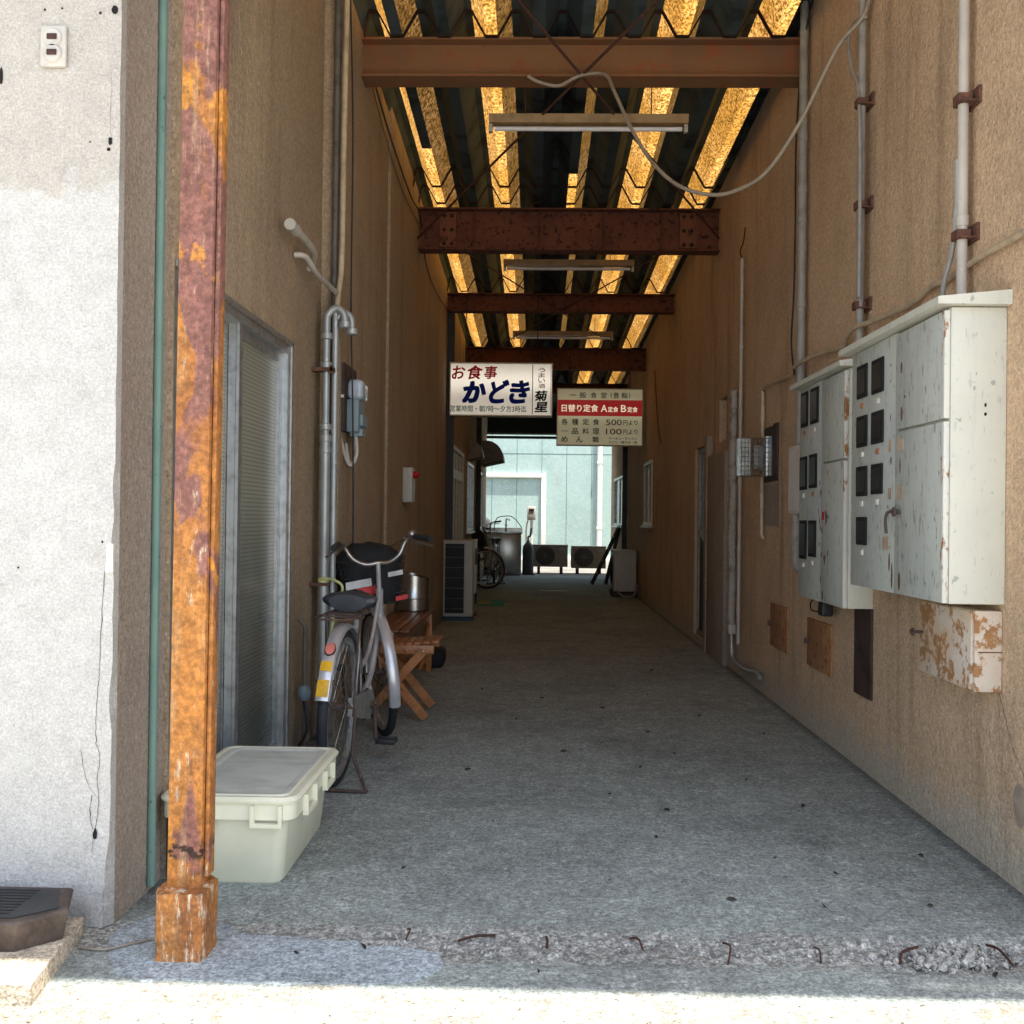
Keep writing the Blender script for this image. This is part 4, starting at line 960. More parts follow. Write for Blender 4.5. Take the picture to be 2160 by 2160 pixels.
for nm, m, (xa, xb, za, zb) in (('stripe', M_whitestripe, (-.155, -.02, .795, .835)), ('stripe', M_whitestripe, (.07, .15, .84, .865)), ('stripe', M_red, (-.10, .0, .755, .797)), ('stripe', M_red, (.10, .165, .712, .735))):
    mb = MB(); vs = []
    for i in range(9):
        x = xa+(xb-xa)*i/8
        for k in range(2): z = (za, zb)[k]+.10*(x-xa)*.8; vs.append((x, .880-.012*(z-.75)-.004, z))
    mb.add(vs, [(i*2, i*2+2, i*2+3, i*2+1) for i in range(8)], 0, True); mb.xf(BM); part(mb, nm, m, t)
t2, _ = bicycle((-.70, 17.75, 0), R(176), R(-62), 'dark bicycle parked facing the entrance deep in the alley by the steel sink', 0, False)
BM2 = _
t = thing('bag', 'small dark bag sitting in the far bicycle basket', 'bag', tuple(BM2 @ Vector((0, 1.05, .72))))
b2 = MB(); loft([bagring(.705, .13, .94, 1.14, 5), bagring(.86, .16, .92, 1.17, 5), bagring(.95, .13, .95, 1.14, 5), bagring(.99, .06, .99, 1.09, 5)], b2); b2.xf(BM2); part(b2, 'bag_body', M_bag, t)

# ------------------------------------------------------------------ bench, pot, stool
t = thing('bench', 'dark varnished slatted wooden bench along the left wall', 'bench', (-.92, 7.0, 0))
for i in range(4): part(MB().box(-1.035+.068*i, -1.035+.068*i+.063, 6.25, 7.78, .445, .468, bev=.005), 'seat_slat', M_bench, t)
part(MB().box(-1.03, -.775, 6.29, 6.33, .385, .445), 'end_rail', M_bench, t); part(MB().box(-1.03, -.775, 7.70, 7.74, .385, .445), 'end_rail', M_bench, t)
for y in (6.30, 7.68):
    for x in (-1.02, -.82): part(MB().box(x, x+.045, y, y+.05, 0, .385 if False else .44, bev=.004), 'leg', M_stool, t)
part(MB().box(-1.0, -.80, 7.69, 7.72, .06, .10), 'stretcher', M_stool, t)
part(MB().tube([(-.80, 7.66, .36), (-.80, 7.15, .10)], .018, 4), 'brace', M_stool, t)
t = thing('metal_pot', 'stainless steel pot with slanted open top standing on the bench', 'pot', (-.90, 7.55, .468))
mb = MB(); n = 32; rings = []
for z, r in ((.469, .112), (.475, .118), (.56, .118), (.563, .121), (.568, .118), (.66, .118)): rings.append([(-.90+r*math.cos(2*math.pi*k/n), 7.55+r*math.sin(2*math.pi*k/n), z) for k in range(n)])
rings.append([(-.90+.118*math.cos(2*math.pi*k/n), 7.55+.118*math.sin(2*math.pi*k/n), .735-.22*(.118*math.cos(2*math.pi*k/n))) for k in range(n)])
rings.append([(-.90+.112*math.cos(2*math.pi*k/n), 7.55+.112*math.sin(2*math.pi*k/n), .735-.22*(.118*math.cos(2*math.pi*k/n))) for k in range(n)])
rings.append([(-.90+.112*math.cos(2*math.pi*k/n), 7.55+.112*math.sin(2*math.pi*k/n), .50) for k in range(n)])
loft(rings, mb); part(mb, 'body', M_steel, t)
part(MB().tube([(-.985, 7.462, .62), (-.985, 7.44, .62), (-.955, 7.43, .62), (-.955, 7.445, .62)], .005, 8, 4), 'handle', M_chrome, t)
t = thing('folding_stool', 'orange brown folding wooden stool with crossed legs beside the bench', 'stool', (-.76, 6.0, 0))
for i in range(8):
    x = -.945+.05*i; part(MB().box(x, x+.043, 5.86, 6.18, .418+.0004*i*i, .430+.0004*i*i, bev=.003), 'seat_slat', M_stool, t)
for y in (5.84, 6.18): part(MB().box(-.955, -.575, y, y+.024, .375, .428, bev=.008), 'seat_rail', M_stool, t)
def slat(a, b, y, wd=.024, th=.022):
    a, b = Vector(a), Vector(b); d = (b-a).normalized(); n = Vector((-d.z, 0, d.x))*wd
    vs = [a-n, a+n, b+n, b-n]; vs = vs+[v+Vector((0, th, 0)) for v in vs]
    return MB().add([(v.x, v.y, v.z) for v in vs], [(0, 1, 2, 3), (7, 6, 5, 4), (0, 1, 5, 4), (1, 2, 6, 5), (2, 3, 7, 6), (3, 0, 4, 7)])
for y in (5.815, 6.205): part(slat((-.635, y, .395), (-.965, y, .02), y), 'leg', M_stool, t)
for y in (5.79, 6.18): part(slat((-.93, y, .395), (-.615, y, .02), y), 'leg', M_stool, t)
for x, z in ((-.635, .395), (-.73, .40), (-.78, .205)): part(MB().lathe([(0, -.004), (.006, -.003), (.008, 0)], (x, 5.79 if z < .3 else 5.815, z), 'y', 10), 'bolt', M_chrome, t)
part(MB().tube([(-.80, 5.83, .205), (-.80, 6.2, .205)], .008, 8), 'stretcher', M_stool, t)
# dark bundle under the bench end
tag(MB().box(-.83, -.70, 7.85, 8.15, 0, .14, bev=.04, seg=4).obj('cloth_bundle', M_bag), 'small dark bundle on the floor just beyond the bench', 'bundle')

# ------------------------------------------------------------------ left wall fittings
def clampx(mb, x, y, z, wx, r=.03, s=1):
    mb.box(min(x-s*r*1.3, wx), max(x-s*r*1.3, wx), y-r*1.9, y+r*1.9, z-.012, z+.012) if False else None
t = thing('service_pipe', 'thick galvanised pipe with a double gooseneck top by the sliding door', 'pipe', (-1.085, 5.27, 0))
part(MB().tube([(-1.095, 5.27, 0), (-1.095, 5.27, 1.58)], .026, 14).tube([(-1.095, 5.27, 1.58), (-1.095, 5.27, 2.13), (-1.09, 5.27, 2.20), (-1.05, 5.27, 2.235), (-1.01, 5.27, 2.21), (-1.00, 5.27, 2.15)], .019, 14, 5), 'riser', M_galv, t)
part(MB().tube([(-1.055, 5.30, .5), (-1.055, 5.30, 2.11), (-1.05, 5.30, 2.18), (-1.01, 5.30, 2.215), (-.975, 5.30, 2.19), (-.97, 5.30, 2.12)], .018, 14, 5), 'riser', M_galv, t)
for x, y, z in ((-1.095, 5.27, 1.56), (-1.095, 5.27, 1.50), (-1.095, 5.27, 1.62), (-1.0, 5.27, 2.15), (-.97, 5.30, 2.12), (-1.095, 5.27, 2.09), (-1.095, 5.27, 1.94)):
    part(MB().lathe([(.020, -.018), (.031, -.014), (.031, .014), (.020, .018)], (x, y, z), 'z', 14), 'coupling', M_galv, t)
part(MB().box(-1.165, -1.05, 5.235, 5.30, 1.905, 1.925).box(-1.07, -1.055, 5.235, 5.24, 1.895, 1.935), 'bracket', M_clamp, t)
part(MB().box(-1.165, -1.06, 5.24, 5.30, .80, .815), 'bracket', M_clamp, t)
tag(MB().tube([(-1.10, 5.24, .84), (-1.03, 5.235, .83), (-.99, 5.24, .79), (-1.02, 5.24, .70), (-1.05, 5.24, .55)], .007, 8, 5).lathe([(.029, -.012), (.031, 0), (.029, .012)], (-1.095, 5.27, .83), 'z', 14).obj('plastic_strap', M_lime), 'pale yellow plastic strap tied around the galvanised pipe', 'strap')
tag(MB().tube([(-1.03, 5.385, 4.2), (-1.04, 5.385, 3.2), (-1.045, 5.385, 2.5), (-1.065, 5.385, 2.25), (-1.065, 5.385, 1.5)], .015, 12, 5).obj('conduit', M_pvccream), 'tall beige conduit rising to the roof above the galvanised gooseneck', 'conduit')
tag(MB().tube([(-1.085, 5.42, 4.2), (-1.09, 5.42, 1.1)], .019, 10).obj('conduit', M_pvcdark), 'tall dark conduit in the wall corner behind the beige conduit', 'conduit')
tag(MB().tube([(-1.02, 5.40, 3.95), (-1.0, 5.42, 3.2), (-1.0, 5.43, 2.3), (-.985, 5.44, 1.7), (-.975, 5.44, 1.0), (-.99, 5.42, .72)], .0048, 6, 6).obj('cable', M_cable), 'thin black cable hanging down past the electricity meter', 'cable')
t = thing('gas_valve', 'small grey gas valve on a thin dark pipe low behind the bicycle wheel', 'valve', (-1.12, 4.95, .3))
part(MB().tube([(-1.12, 4.97, 0), (-1.12, 4.97, .62), (-1.15, 4.97, .66)], .011, 8), 'pipe', M_pvcdark, t)
part(MB().lathe([(0, -.04), (.022, -.034), (.034, -.012), (.034, .012), (.022, .034), (0, .04)], (-1.115, 4.95, .30), 'z', 16), 'valve_body', M_metergrey, t)
part(MB().tube([(-1.11, 4.94, .26), (-1.09, 4.92, .14), (-1.13, 4.92, .05), (-1.16, 4.94, .03)], .008, 8, 5), 'hose', M_cable, t)
t = thing('vent_pipe', 'bent white plastic vent pipe stub high above the sliding door', 'pipe', (-1.1, 4.8, 2.45))
part(MB().tube([(-1.10, 4.55, 2.445), (-1.10, 4.75, 2.455), (-1.105, 4.98, 2.45), (-1.14, 5.10, 2.42), (-1.165, 5.12, 2.40)], .018, 12, 5), 'pipe', M_pvcwhite, t)
part(MB().tube([(-1.10, 4.48, 2.445), (-1.10, 4.60, 2.446)], .026, 14), 'socket', M_pvcwhite, t)
tag(MB().tube([(-1.16, 4.80, 2.39), (-1.11, 4.83, 2.39), (-1.09, 4.95, 2.35), (-1.075, 5.1, 2.335), (-1.06, 5.34, 2.33)], .014, 10, 5).obj('conduit', M_pvclite), 'short bent pale conduit between wall and tall pipes, under the white vent stub', 'conduit')
t = thing('electricity_meter', 'grey electricity meter with glass dome on a dark board, left wall', 'meter', (-1.05, 5.72, 1.77))
part(MB().box(-1.058, -1.042, 5.50, 5.86, 1.62, 1.99), 'board', M_plank, t)
part(MB().box(-1.042, -.975, 5.56, 5.76, 1.62, 1.80, bev=.008), 'body', M_metergrey, t)
part(MB().box(-.975, -.955, 5.58, 5.74, 1.655, 1.72, bev=.006).box(-1.03, -.96, 5.6, 5.70, 1.60, 1.64, bev=.004), 'terminal_cover', M_metergrey, t)
part(MB().box(-1.042, -.955, 5.565, 5.755, 1.80, 1.91, bev=.025, seg=4), 'glass_dome', M_meterglass, t)
part(MB().box(-1.07, -1.045, 5.49, 5.51, 1.80, 1.815), 'label_tag', M_tag, t)
part(MB().tube([(-1.0, 5.62, 1.61), (-.99, 5.60, 1.50), (-1.02, 5.58, 1.44), (-1.05, 5.57, 1.50), (-1.075, 5.52, 1.62), (-1.08, 5.50, 1.70)], .010, 8, 5).tube([(-1.02, 5.66, 1.61), (-1.0, 5.64, 1.48), (-1.03, 5.60, 1.46), (-1.05, 5.60, 1.56)], .008, 8, 5), 'lead', M_pvclite, t)
t = thing('alarm_box', 'white alarm box with round red lamp on the left wall above the bench', 'alarm', (-1.0, 8.0, 1.41))
part(MB().box(-1.04, -.965, 7.93, 8.11, 1.275, 1.545, bev=.005), 'box', M_acw, t)
part(MB().lathe([(.026, 0), (.030, .008), (.028, .026), (.016, .040), (0, .044)], (-.965, 8.0, 1.49), 'x', 16), 'lamp', M_lampred, t)
for y, rr, dd, lb in ((15.7, .20, .22, 'smaller grey quarter-dome vent hood on the left wall'), (19.4, .40, .42, 'larger grey quarter-dome vent hood near the far alley end')):
    t = thing('vent_hood', lb, 'vent hood', (-1.04, y, 2.1)); mb = MB(); rings = []
    hgt = .46 if dd > .3 else .30; zb = 2.03 if dd < .3 else 2.13
    for i in range(9):
        q = i/8*math.pi/2; dx = dd*math.sin(q)+.004; zt = zb+hgt*math.cos(q)-(.0)
        rings.append([(-1.04+dx, y-rr, zt+.22*dx), (-1.04+dx, y+rr, zt+.22*dx)])
    vs = [p for r_ in rings for p in r_]; mb.add(vs, [(i*2, i*2+1, i*2+3, i*2+2) for i in range(8)], 0, True)
    for s in (-1, 1):
        side = [(-1.04, y+s*rr, zb)]+[(r_[0][0], y+s*rr, r_[0][2]) for r_ in rings]; mb.add(side, [list(range(len(side)))])
    part(mb, 'hood', M_hood, t); part(MB().tube([(-1.04, y-rr-.004, zb), (-1.04+dd, y-rr-.004, zb+.22*dd)], .01, 6), 'rim', M_black, t)
tag(MB().tube([(-1.02, 6.1, 3.83), (-1.015, 6.7, 3.74), (-1.015, 7.3, 3.70), (-1.015, 8.0, 3.68), (-1.02, 8.7, 3.72), (-1.02, 9.2, 3.44), (-1.02, 10.2, 3.40), (-1.02, 11.6, 3.50)], .006, 6, 6).obj('cable', M_cable), 'black cable sagging along the top of the left wall', 'cable')
tag(MB().tube([(-1.03, 6.1, 3.80), (-1.03, 6.9, 3.66), (-1.03, 7.7, 3.60), (-1.03, 8.7, 3.66)], .004, 6, 6).obj('cable', M_pvcdark), 'thin brown cable sagging below the black one on the left wall', 'cable')

# ------------------------------------------------------------------ right wall fittings
def cabinet(x, y0, y1, z0, z1, ysp, wins, label, red=False):
    t = thing('meter_cabinet', label, 'cabinet', (1.54, y0, z0), 'meter cabinets on the tan wall')
    part(MB().box(x+.012, 1.539, y0, y1, z0, z1, bev=.004), 'body', M_cab, t)
    # front panel (left: meter field, right: two doors)
    part(MB().box(x, x+.010, ysp+.003, y1, z0, z1, bev=.002), 'meter_panel', M_cabdoor, t)
    zs = z0+(z1-z0)*.62
    for a, b in ((z0+.002, zs-.005), (zs+.005, z1-.01)):
        part(MB().box(x-.008, x+.010, y0+.030, ysp-.003, a, b, bev=.003), 'door', M_cabdoor, t)
    part(MB().box(x-.009, x+.0105, y0+.002, y0+.029, z0+.002, zs-.005, bev=.003).box(x-.009, x+.0105, y0+.002, y0+.029, zs+.005, z1-.01, bev=.003), 'edge_strip', M_cabrust, t)
    rf = MB(); A = [(x-.045, z1+.004), (x-.045, z1+.028), (1.539, z1+.052), (1.539, z1+.003)]
    rf.prism([(a, b) for a, b in A], 'y', y0-.035, y1+.05); part(rf, 'roof', M_cab, t)
    for i, (wy, wz, wy1, wz1) in enumerate(wins):
        f_ = part(MB().box(x-.008, x-.0005, min(wy, wy1), max(wy, wy1), min(wz, wz1), max(wz, wz1), bev=.003), 'meter_window', M_winframe, t)
        cy, cz = (wy+wy1)/2, (wz+wz1)/2; hy, hz = abs(wy-wy1)/2-.016, abs(wz-wz1)/2-.018
        part(MB().box(x-.0095, x-.0075, cy-hy, cy+hy, cz-hz, cz+hz), 'pane', M_win, t, f_)
        part(MB().box(x-.0065, x-.0005, cy-.016, cy+.012, min(wz, wz1)-.042, min(wz, wz1)-.020, bev=.001), 'meter_tag', M_tagrust if i in (0, 3) else M_tag, t)
    return t
c1 = cabinet(1.345, 3.395, 4.41, .895, 1.872, 3.86, [(4.328, 1.811, 4.202, 1.674), (4.14, 1.807, 4.003, 1.671), (4.328, 1.60, 4.197, 1.471), (4.139, 1.60, 4.002, 1.472), (4.327, 1.391, 4.193, 1.268), (4.136, 1.392, 4.007, 1.272), (4.32, 1.182, 4.191, 1.067)], 'large white weathered meter cabinet with seven dark windows')
for y, z, dy, dz in ((3.93, 1.452, .018, .022), (3.80, 1.448, .03, .022), (3.93, 1.27, .018, .022), (3.80, 1.27, .03, .024), (3.97, 1.08, .035, .024)):
    xx = 1.3425 if y > 3.86 else 1.3355
    part(MB().box(xx, xx+.002, y-dy, y+dy, z-dz, z+dz), 'tape_scrap', M_tape, c1)
part(MB().lathe([(0, -.03), (.016, -.028), (.018, -.02), (.008, -.012), (.008, 0)], (1.338, 3.80, 1.20), 'x', 14).tube([(1.315, 3.80, 1.20), (1.31, 3.85, 1.198), (1.31, 3.875, 1.17), (1.315, 3.88, 1.12)], .006, 8, 5), 'handle', M_wornsteel, c1)
for y, z, a, b in ((3.50, 1.55, .004, .007), (3.505, 1.52, .005, .006)):
    p = [(3.394, z+b*math.sin(q*.6), 1.47+a*math.cos(q*.6)) for q in range(10)]; part(MB().add([(pp[2], 3.3945, pp[1]) for pp in p], [list(range(10))]), 'rust_hole', M_hole, c1)
M_stain = rusty('brown_stain', (.20, .12, .085), (.14, .085, .065), (.10, .06, .05), 18)
for i, (y, z, a, b) in enumerate(((3.795, 1.73, .010, .022), (3.79, 1.56, .011, .028), (3.80, 1.37, .007, .03), (3.92, 1.395, .008, .016), (3.93, 1.76, .006, .006), (3.93, 1.70, .004, .008), (3.93, 1.01, .009, .035), (3.80, .945, .012, .035), (3.90, .96, .009, .05), (3.93, 1.56, .005, .014), (3.76, 1.62, .010, .006), (3.95, 1.22, .006, .008), (3.93, 1.205, .005, .010))):
    xx = 1.3440 if y > 3.86 else 1.3360
    part(MB().add([(xx, y+a*math.cos(k*.45)*(1+.4*mnoise.noise(Vector((k, i, 0)))), z+b*math.sin(k*.45)*(1+.4*mnoise.noise(Vector((k, i, 3))))) for k in range(14)], [list(range(14))]), 'rust_stain', M_stain, c1)
c2 = cabinet(1.41, 4.70, 5.53, .765, 1.865, 5.08, [(5.49, 1.841, 5.359, 1.659), (5.305, 1.841, 5.16, 1.659), (5.502, 1.502, 5.367, 1.328), (5.319, 1.505, 5.18, 1.332), (5.496, 1.167, 5.364, .965), (5.32, 1.167, 5.183, .981)], 'smaller white weathered meter cabinet with six dark windows')
for i in range(22):
    y = random.uniform(4.95, 5.15); z = random.choice([random.uniform(1.15, 1.4), random.uniform(.8, 1.15)]); a, b = random.uniform(.004, .012), random.uniform(.008, .03)
    xx = 1.4090 if y > 5.08 else 1.4008
    part(MB().add([(xx-i*.00003, y+a*math.cos(k*.45)*(1+.5*mnoise.noise(Vector((k, i, 0)))), z+b*math.sin(k*.45)*(1+.5*mnoise.noise(Vector((k, i, 3))))) for k in range(14)], [list(range(14))]), 'rust_stain', M_stain, c2)
part(MB().box(1.399, 1.4015, 5.02, 5.055, 1.17, 1.21), 'red_label', M_red, c2)
t = thing('steel_box', 'white peeling rusty steel box with a knob, under the large cabinet', 'box', (1.54, 3.41, .605))
part(MB().box(1.45, 1.539, 3.412, 3.885, .605, .872, bev=.003), 'body', M_rbox, t)
part(MB().box(1.444, 1.451, 3.43, 3.88, .61, .868, bev=.002), 'door', M_rbox, t)
for z in (.655, .80): part(MB().box(1.448, 1.462, 3.406, 3.413, z, z+.035).tube([(1.449, 3.409, z), (1.449, 3.409, z+.035)], .004, 8), 'hinge', M_rplate, t)
part(MB().lathe([(.006, 0), (.006, -.03), (.014, -.034), (.014, -.042), (0, -.044)], (1.444, 3.85, .755), 'x', 12).box(1.402, 1.41, 3.83, 3.87, .75, .76), 'knob', M_wornsteel, t)
part(MB().box(1.46, 1.539, 3.4095, 3.4125, .735, .738), 'seam', M_clamp, t)
for (a, b, z0, z1, lb) in ((5.32, 5.79, .36, .625, 'rusty brown wall hatch nearer the entrance, below the smaller cabinet'), (6.24, 6.69, .36, .635, 'rusty brown wall hatch farther in, beside the wrapped pipe')):
    t = thing('wall_hatch', lb, 'hatch', (1.54, a, z0)); part(MB().box(1.527, 1.539, a, b, z0, z1, bev=.002), 'door', M_rplate, t)
    part(MB().box(1.50, 1.527, b-.045, b-.037, (z0+z1)/2-.01, (z0+z1)/2+.02, bev=.002), 'latch', M_wornsteel, t)
tag(MB().box(1.527, 1.5395, 4.70, 4.94, .35, .764).obj('board', M_plank), 'dark brown board fixed below the smaller meter cabinet', 'board')
t = thing('outdoor_socket', 'black cable plug hanging under the smaller meter cabinet', 'plug', (1.47, 5.3, .72))
part(MB().box(1.45, 1.51, 5.22, 5.30, .68, .755, bev=.012, seg=3), 'socket', M_black, t); part(MB().tube([(1.46, 5.30, .70), (1.44, 5.38, .70), (1.45, 5.42, .74), (1.46, 5.34, .765)], .004, 6, 6), 'lead', M_cable, t)
tag(MB().box(1.462, 1.539, 5.66, 5.985, 1.205, 1.59, bev=.004).box(1.459, 1.4625, 5.68, 5.965, 1.225, 1.57).obj('junction_box', M_whitebox), 'plain off white junction box behind the smaller meter cabinet', 'box')
t = thing('cage_lamp', 'small light box in a wire cage projecting from the tan wall', 'cage', (1.54, 6.73, 1.58))
part(MB().box(1.49, 1.539, 6.70, 6.79, 1.455, 1.715, bev=.003), 'back_plate', M_alu, t)
part(MB().box(1.312, 1.40, 6.74, 6.78, 1.455, 1.70, bev=.003), 'light_panel', plain('pale_panel', (.62, .68, .66), .4), t)
part(MB().box(1.42, 1.49, 6.75, 6.80, 1.50, 1.66, bev=.01), 'motor', M_aludull, t)
cg = MB()
for z in [1.455+.0306*i for i in range(9)]: cg.tube([(1.539, 6.70, z), (1.33, 6.69, z), (1.33, 6.83, z), (1.539, 6.83, z)], .0022, 4)
for x in [1.33+.022*i for i in range(9)]: cg.tube([(x, 6.69, 1.455), (x, 6.69, 1.70), (x, 6.83, 1.70), (x, 6.83, 1.455)], .0022, 4, closed=True)
part(cg, 'wire_cage', M_chrome, t)
tag(MB().box(1.525, 1.539, 6.55, 6.66, 1.42, 1.79).box(1.527, 1.539, 6.66, 7.0, 1.42, 1.78).obj('backing_board', M_plank), 'dark board on the tan wall behind the wire cage', 'board')
def bracket(mb, y, z, px=1.50, r=.02):
    mb.box(px-r-.006, 1.539, y-.034-r*.4, y+.034, z-.022, z-.016).box(px-r-.010, px+r+.002, y-r-.008, y+r+.008, z-.02, z+.012).box(1.528, 1.539, y-.05, y+.05, z-.03, z+.03)
def pipe(name, pts, r, mat, lb, cat='pipe', cl=(), couple=(), sm=0):
    t = thing(name, lb, cat, tuple(pts[-1])); part(MB().tube(pts, r, 14, sm), 'tube', mat, t)
    for y, z in cl: m_ = MB(); bracket(m_, y, z, 1.497, r); part(m_, 'clamp', M_clamp, t)
    for p in couple: part(MB().lathe([(r+.0005, -.02), (r+.004, -.018), (r+.004, .018), (r+.0005, .02)], p, 'z', 14), 'coupling', mat, t)
    return t
pipe('conduit', [(1.495, 3.655, 4.15), (1.495, 3.655, 1.93)], .0185, M_pvclite, 'thick pale grey conduit dropping onto the large meter cabinet', cl=((3.655, 2.665), (3.66, 2.185)), couple=[(1.495, 3.655, 2.23)])
pipe('conduit', [(1.495, 4.80, 4.15), (1.495, 4.80, 1.90)], .0185, M_pvcgrey, 'brown grey conduit dropping between the two meter cabinets', cl=((4.80, 3.12), (4.80, 2.64), (4.81, 2.175)))
pipe('conduit', [(1.495, 5.86, 4.12), (1.495, 5.86, 2.9), (1.495, 5.86, 1.6)], .024, M_pvcgrey, 'grey conduit rising to the beam end above the smaller cabinet', couple=[(1.495, 5.86, z) for z in (3.35, 3.05, 2.88, 2.72, 2.4)])
pipe('conduit', [(1.49, 5.90, 1.2), (1.49, 5.90, .95), (1.50, 5.88, .90), (1.54, 5.87, .88)], .026, M_pvcgrey, 'short grey pipe elbow entering the wall beside the smaller cabinet', sm=4, couple=[(1.49, 5.90, 1.10), (1.49, 5.90, 1.0)])
pipe('conduit', [(1.50, 7.60, 3.10), (1.50, 7.60, .25)], .013, M_pvclite, 'long thin cream conduit beside the wrapped pipe on the right wall', couple=[(1.5, 7.60, z) for z in (3.05, 2.45, 1.95, 1.45, .95, .5)])
tag(MB().tube([(1.50, 7.60, 3.10), (1.49, 7.63, 3.16), (1.505, 7.58, 3.22), (1.52, 7.6, 3.33)], .005, 6, 5).obj('cable', M_cable), 'kinked black cable end above the thin cream conduit', 'cable')
t = thing('wrapped_pipe', 'pipe wrapped in pale ribbed tape down the right wall', 'pipe', (1.5, 7.82, 0))
m_ = MB(); P = []; rr = []
for i in range(160): P.append((1.492+.003*math.sin(i*.11), 7.82, 2.15-1.78*i/159)); rr.append(.030+(.0025 if i % 3 == 0 else 0)+.002*mnoise.noise(Vector((i*.3, 0, 0))))
part(m_.tube(P, rr, 12), 'wrapping', plain('vinyl_wrap', (.40, .36, .31), .6, var=.35, vs=20), t)
part(MB().tube([(1.492, 7.82, .40), (1.492, 7.80, .18), (1.495, 7.72, .11), (1.505, 7.3, .10), (1.51, 7.0, .13), (1.50, 6.85, .12)], .016, 10, 5), 'tail', M_galv, t)
part(MB().box(1.46, 1.52, 7.77, 7.87, .30, .38, bev=.012), 'tape_knot', M_pvcwhite, t)
pipe('conduit', [(1.51, 6.90, 2.02), (1.51, 6.90, 1.07), (1.525, 6.90, 1.04)], .013, M_pvccream, 'short cream conduit running down behind the wire cage', couple=[(1.51, 6.90, 1.85), (1.51, 6.90, 1.33)])
tag(MB().tube([(1.515, 3.0, 2.08), (1.515, 3.246, 2.074), (1.518, 3.519, 2.079), (1.518, 3.832, 2.068), (1.517, 4.0, 2.075), (1.515, 4.207, 2.052), (1.500, 4.594, 2.062), (1.475, 4.82, 2.068), (1.500, 5.017, 2.052), (1.517, 5.10, 2.03), (1.518, 5.236, 2.041), (1.50, 5.60, 2.060), (1.468, 5.86, 2.050), (1.51, 6.1, 2.03), (1.51, 6.5, 2.05), (1.51, 6.89, 2.05), (1.51, 6.90, 2.0)], .0115, 10, 6).obj('beige_cable', M_pvccream), 'beige sheathed cable wandering along the tan wall above the cabinets', 'cable')
tag(MB().tube([(1.51, 4.84, 4.1), (1.509, 4.75, 3.572), (1.398, 4.865, 3.404), (1.256, 4.98, 3.096), (1.131, 5.095, 2.903), (1.024, 5.21, 2.848), (.896, 5.325, 2.849), (.733, 5.44, 2.935), (.604, 5.555, 3.101), (.497, 5.67, 3.332), (.416, 5.785, 3.571), (.362, 5.9, 3.726), (.22, 5.955, 3.74), (.10, 5.95, 3.68), (-.02, 5.94, 3.70), (-.08, 5.93, 3.73)], .0105, 10, 6).obj('loose_hose', M_hose), 'pale loose cable looping down from the near beam to the right wall', 'cable')
tag(MB().tube([(1.495, 4.76, 3.50), (1.48, 4.90, 3.53), (1.475, 4.95, 3.46), (1.475, 4.88, 3.30), (1.478, 4.79, 3.15), (1.478, 4.76, 2.7), (1.478, 4.76, 2.2)], .009, 8, 5).obj('side_cable', M_pvcgrey), 'grey cable bulging out beside the brown grey conduit', 'cable')
tag(MB().tube([(1.478, 3.66, 2.45), (1.478, 3.67, 2.23), (1.48, 3.71, 2.127), (1.47, 3.75, 2.03), (1.47, 3.77, 1.93)], .010, 8, 5).obj('side_cable', M_pvcgrey), 'grey cable branching off the thick pale conduit onto the cabinet roof', 'cable')
tag(MB().tube([(1.50, 5.6, 4.1), (1.50, 5.88, 3.9), (1.472, 5.92, 3.4), (1.466, 5.90, 2.9), (1.47, 5.93, 2.5), (1.465, 5.96, 2.2), (1.47, 5.9, 2.0)], .0055, 6, 6).obj('cable', M_cable), 'black cable following the grey conduit up to the near beam end', 'cable')
tag(MB().tube([(1.52, 12.6, 2.1), (1.51, 12.9, 2.4), (1.515, 13.3, 3.1)], .005, 6, 5).obj('cable', M_cable), 'thin black cable on the right wall beside the cream menu sign', 'cable')

# ------------------------------------------------------------------ deep in the alley
def ac_unit(loc, W_, D_, Hh, rz, label, mat, group=None, side=False, lift=.0):
    t = thing('air_conditioner', label, 'air conditioner', loc, group)
    def A(mb, n, m, p=None): o = mb.obj(n, m); o.parent = p or t; return o
    body = A(MB().box(-W_/2, W_/2, 0, D_, lift, Hh, bev=.012, seg=3).box(-W_/2-.004, W_/2+.004, -.004, D_+.004, Hh-.03, Hh+.002, bev=.003), 'casing', mat)
    cx, cz, r = -W_*.14, (lift+Hh)/2, min(W_*.32, (Hh-lift)*.42)
    A(MB().lathe([(0, -.003), (r, -.003), (r+.012, -.001)], (cx, 0, cz), 'y', 32), 'fan_opening', M_fin)
    gr = MB()
    for k in range(1, 7): gr.tube([(cx+r*k/6*math.cos(2*math.pi*i/28), -.012, cz+r*k/6*math.sin(2*math.pi*i/28)) for i in range(28)], .003, 4, closed=True)
    for k in range(12): q = math.pi*2*k/12; gr.tube([(cx, -.014, cz), (cx+r*math.cos(q), -.008, cz+r*math.sin(q))], .003, 4)
    A(gr, 'fan_grille', mat if not side else M_black)
    A(MB().box(W_*.26, W_*.44, -.0065, -.001, Hh-.12, Hh-.06), 'name_plate', M_aludull)
    if lift:
        for s in (-1, 1): A(MB().box(s*W_*.32-.03, s*W_*.32+.03, -.02, D_+.02, 0, lift+.004, bev=.008), 'foot', M_wornsteel)
    # finned coil on the back and one end
    cf = MB().box(-W_/2-.006, -W_/2-.002, .03, D_-.03, lift+.05, Hh-.06)
    A(cf, 'coil_fins', M_fin)
    t.rotation_euler = (0, 0, rz); return t
ac_unit((.30, 21.46, 0), .74, .28, .61, 0, 'beige outdoor air conditioner with a torn fan grille at the alley end', M_ac, 'outdoor air conditioners at the alley end', lift=.15)
